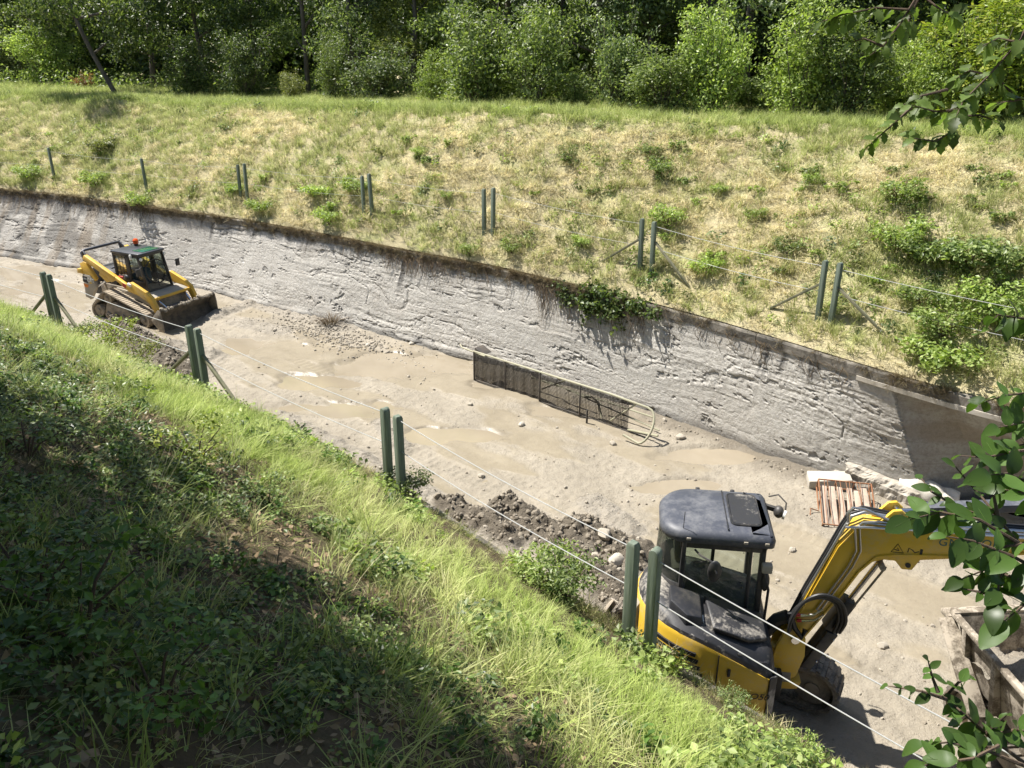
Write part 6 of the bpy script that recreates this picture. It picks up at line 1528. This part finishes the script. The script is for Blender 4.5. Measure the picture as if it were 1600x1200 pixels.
def add_leaf(root, p, dirv, size, shapes, rn, face=None):
    d = Vector(dirv).normalized(); nrm = (face if face is not None else Vector((rn.gauss(0,.35), -.35+rn.gauss(0,.35), 1))).normalized()
    y = nrm.cross(d); y.normalize(); z = d.cross(y)
    o = link('leaf', rn.choice(shapes), None, root); m = Matrix((d, y, z)).transposed().to_4x4() @ Matrix.Scale(size*rn.uniform(.6, 1.3), 4)
    m.translation = Vector(p)-root.location; o.matrix_local = m; return o
def branch_tree(name, label, base, trunk_pts, sprays, dist, leaf, shapes, seed, stem_r, pair=True, gap=26, droop=0):
    rn = random.Random(seed); root = empty(name, base, 0, label, 'branch'); b = root.location.copy()
    mb = MB(); mb.tube([Vector(p)-b for p in trunk_pts], [stem_r*3-(stem_r*1.6)*i/(len(trunk_pts)-1) for i in range(len(trunk_pts))], 7); mb.build('main_stem', M['stem'], root)
    for pts, dd, sz in sprays:
        P = [pd(x, y, dist+dd+.06*rn.uniform(-1,1)*i) for i, (x, y) in enumerate(pts)]
        mb = MB(); mb.tube([p-b for p in P], [stem_r*(1-.75*i/(len(P)-1)) for i in range(len(P))], 6); mb.build('twig', M['stem'], root)
        # leaves along the twig, in pairs, and one at the tip
        seg = [(P[i+1]-P[i]).length for i in range(len(P)-1)]; tot = sum(seg); step = gap*(dist+dd)/FPX; s = tot
        first = True
        while s > tot*.16:
            acc = 0
            for i, L in enumerate(seg):
                if acc+L >= s-1e-6: p = P[i].lerp(P[i+1], (s-acc)/L); t = (P[i+1]-P[i]).normalized(); break
                acc += L
            if first: add_leaf(root, p, t+Vector((0,0,-.15-droop)), sz*leaf, shapes, rn); first = False
            else:
                side = t.cross(FWD).normalized()
                for sg in ((-1, 1) if pair else (rn.choice((-1, 1)),)):
                    add_leaf(root, p, t*.55+side*sg*rn.uniform(.4, 1.1)+FWD*rn.uniform(-.7,.7)+Vector((rn.gauss(0,.3), rn.gauss(0,.3), rn.gauss(0,.25)))+Vector((0,0,-.12-droop)), sz*leaf, shapes, rn)
            s -= step
    return root
g = Vector((2.15, 1.75, 0)); g.z = gz(g.x, g.y)-.05
branch_tree('elder_branch', 'leafy green branch rising in front of the dumper', g, [g, g+Vector((-.1,.05,.5)), pd(1640, 1215, 2.45), pd(1600, 1192, 2.4)],
    [([(1600,1192),(1545,1150),(1500,1110),(1472,1086)],0,.9), ([(1478,1092),(1440,1080),(1388,1072)],0,.75), ([(1466,1082),(1456,1056),(1450,1032)],0,.75), ([(1476,1088),(1498,1066),(1518,1058)],.05,.7),
     ([(1600,1196),(1540,1172),(1480,1160),(1432,1164)],-.1,1.15), ([(1560,1165),(1520,1185),(1450,1195),(1425,1200)],-.1,1.1), ([(1540,1146),(1560,1128),(1572,1118)],0,.8), ([(1545,1150),(1585,1140),(1605,1142)],0,.95), ([(1510,1118),(1498,1128),(1490,1120)],.05,.7)], 2.4, .060, LV, 3, .006)
g = Vector((2.75, 1.55, 0)); g.z = gz(g.x, g.y)-.05
branch_tree('elder_branch', 'thick leafy branch hanging over the excavator boom', g, [g, g+Vector((.05,.1,1.0)), g+Vector((-.1,.3,1.7)), pd(1660, 900, 2.7)],
    [([(1640,890),(1585,842),(1545,790),(1512,752),(1492,728)],0,.85), ([(1590,848),(1530,812),(1470,800),(1420,812)],0,1.25), ([(1560,815),(1500,795),(1455,768),(1440,748)],.1,.9), ([(1640,900),(1580,868),(1520,845),(1478,838)],-.1,1.3),
     ([(1640,930),(1590,905),(1545,888),(1502,905)],-.1,1.25), ([(1580,868),(1562,905),(1556,945)],-.05,1.2), ([(1556,930),(1530,925),(1505,920)],-.05,1.0), ([(1640,950),(1600,945),(1570,970)],-.15,1.5),
     ([(1620,760),(1575,740),(1545,742)],.1,1.3), ([(1640,700),(1590,705),(1540,715),(1500,712)],.15,1.0), ([(1640,790),(1600,770),(1570,765)],0,1.3), ([(1560,812),(1552,770),(1556,735)],.05,1.0), ([(1600,850),(1560,855),(1530,870)],0,1.2)], 2.7, .066, LV, 5, .007, gap=28)
branch_tree('elder_shoot', 'loose dark leaves hanging before the shaded wall and bright bush', Vector((3.05, 1.75, gz(3.05, 1.75)-.05)), [Vector((3.05, 1.75, gz(3.05, 1.75)-.05)), Vector((3.0,1.9,5.6)), Vector((2.9,2.3,6.6)), pd(1680, 610, 3.0)],
    [([(1680,610),(1620,612),(1570,618),(1525,632)],0,1.0), ([(1660,655),(1600,660),(1560,668)],0,1.1), ([(1670,510),(1600,498),(1560,492),(1540,510)],.1,1.1), ([(1660,690),(1610,692),(1575,700)],0,1.1)], 3.0, .065, LV, 8, .006)
g = Vector((5.4, 2.2, 0)); g.z = gz(g.x, g.y)-.1
branch_tree('overhanging_branch', 'dark drooping branch with jagged leaves hanging across the far tree line', g, [g, Vector((5.3,2.4,7.2)), Vector((4.8,2.9,8.8)), pd(1720, -90, 4.3), pd(1625, 0, 4.1)],
    [([(1625,0),(1594,62),(1545,118),(1505,158),(1494,182)],0,1.0), ([(1494,180),(1488,205),(1462,221),(1428,216)],0,1.0), ([(1496,172),(1460,174),(1424,164)],0,.95), ([(1424,168),(1400,190),(1352,232)],0,.9), ([(1545,118),(1515,110),(1490,125)],.1,1.0),
     ([(1550,112),(1585,150),(1600,158)],.1,1.0), ([(1494,182),(1530,180),(1560,190)],0,1.0), ([(1590,66),(1560,60),(1535,72)],.1,1.0), ([(1480,140),(1440,150),(1400,170)],.05,.95), ([(1620,150),(1580,158),(1552,162)],.1,1.1)], 4.1, .085, LJ, 12, .008, pair=True, gap=13, droop=.5)
branch_tree('overhanging_branch', 'leafy branch tip dipping into view from above the tree line', Vector((4.9, 1.5, gz(4.9, 1.5)-.1)), [Vector((4.9,1.5,gz(4.9,1.5)-.1)), Vector((4.8,1.7,7.6)), Vector((4.1,2.6,9.3)), pd(1470, -120, 4.6), pd(1436, -10, 4.5)],
    [([(1436,-10),(1408,35),(1380,72),(1352,92)],0,1.0), ([(1420,15),(1370,12),(1320,22),(1284,34)],0,1.0), ([(1438,-8),(1420,30),(1416,46)],.1,1.0), ([(1436,-10),(1470,15),(1496,28)],.1,1.0), ([(1380,72),(1350,60),(1330,66)],0,1.0)], 4.5, .09, LJ, 14, .008, gap=13, droop=.5)
print('objects', len(bpy.data.objects), 'tris', sum(len(o.data.loop_triangles) if o.type == 'MESH' else 0 for o in bpy.data.objects))
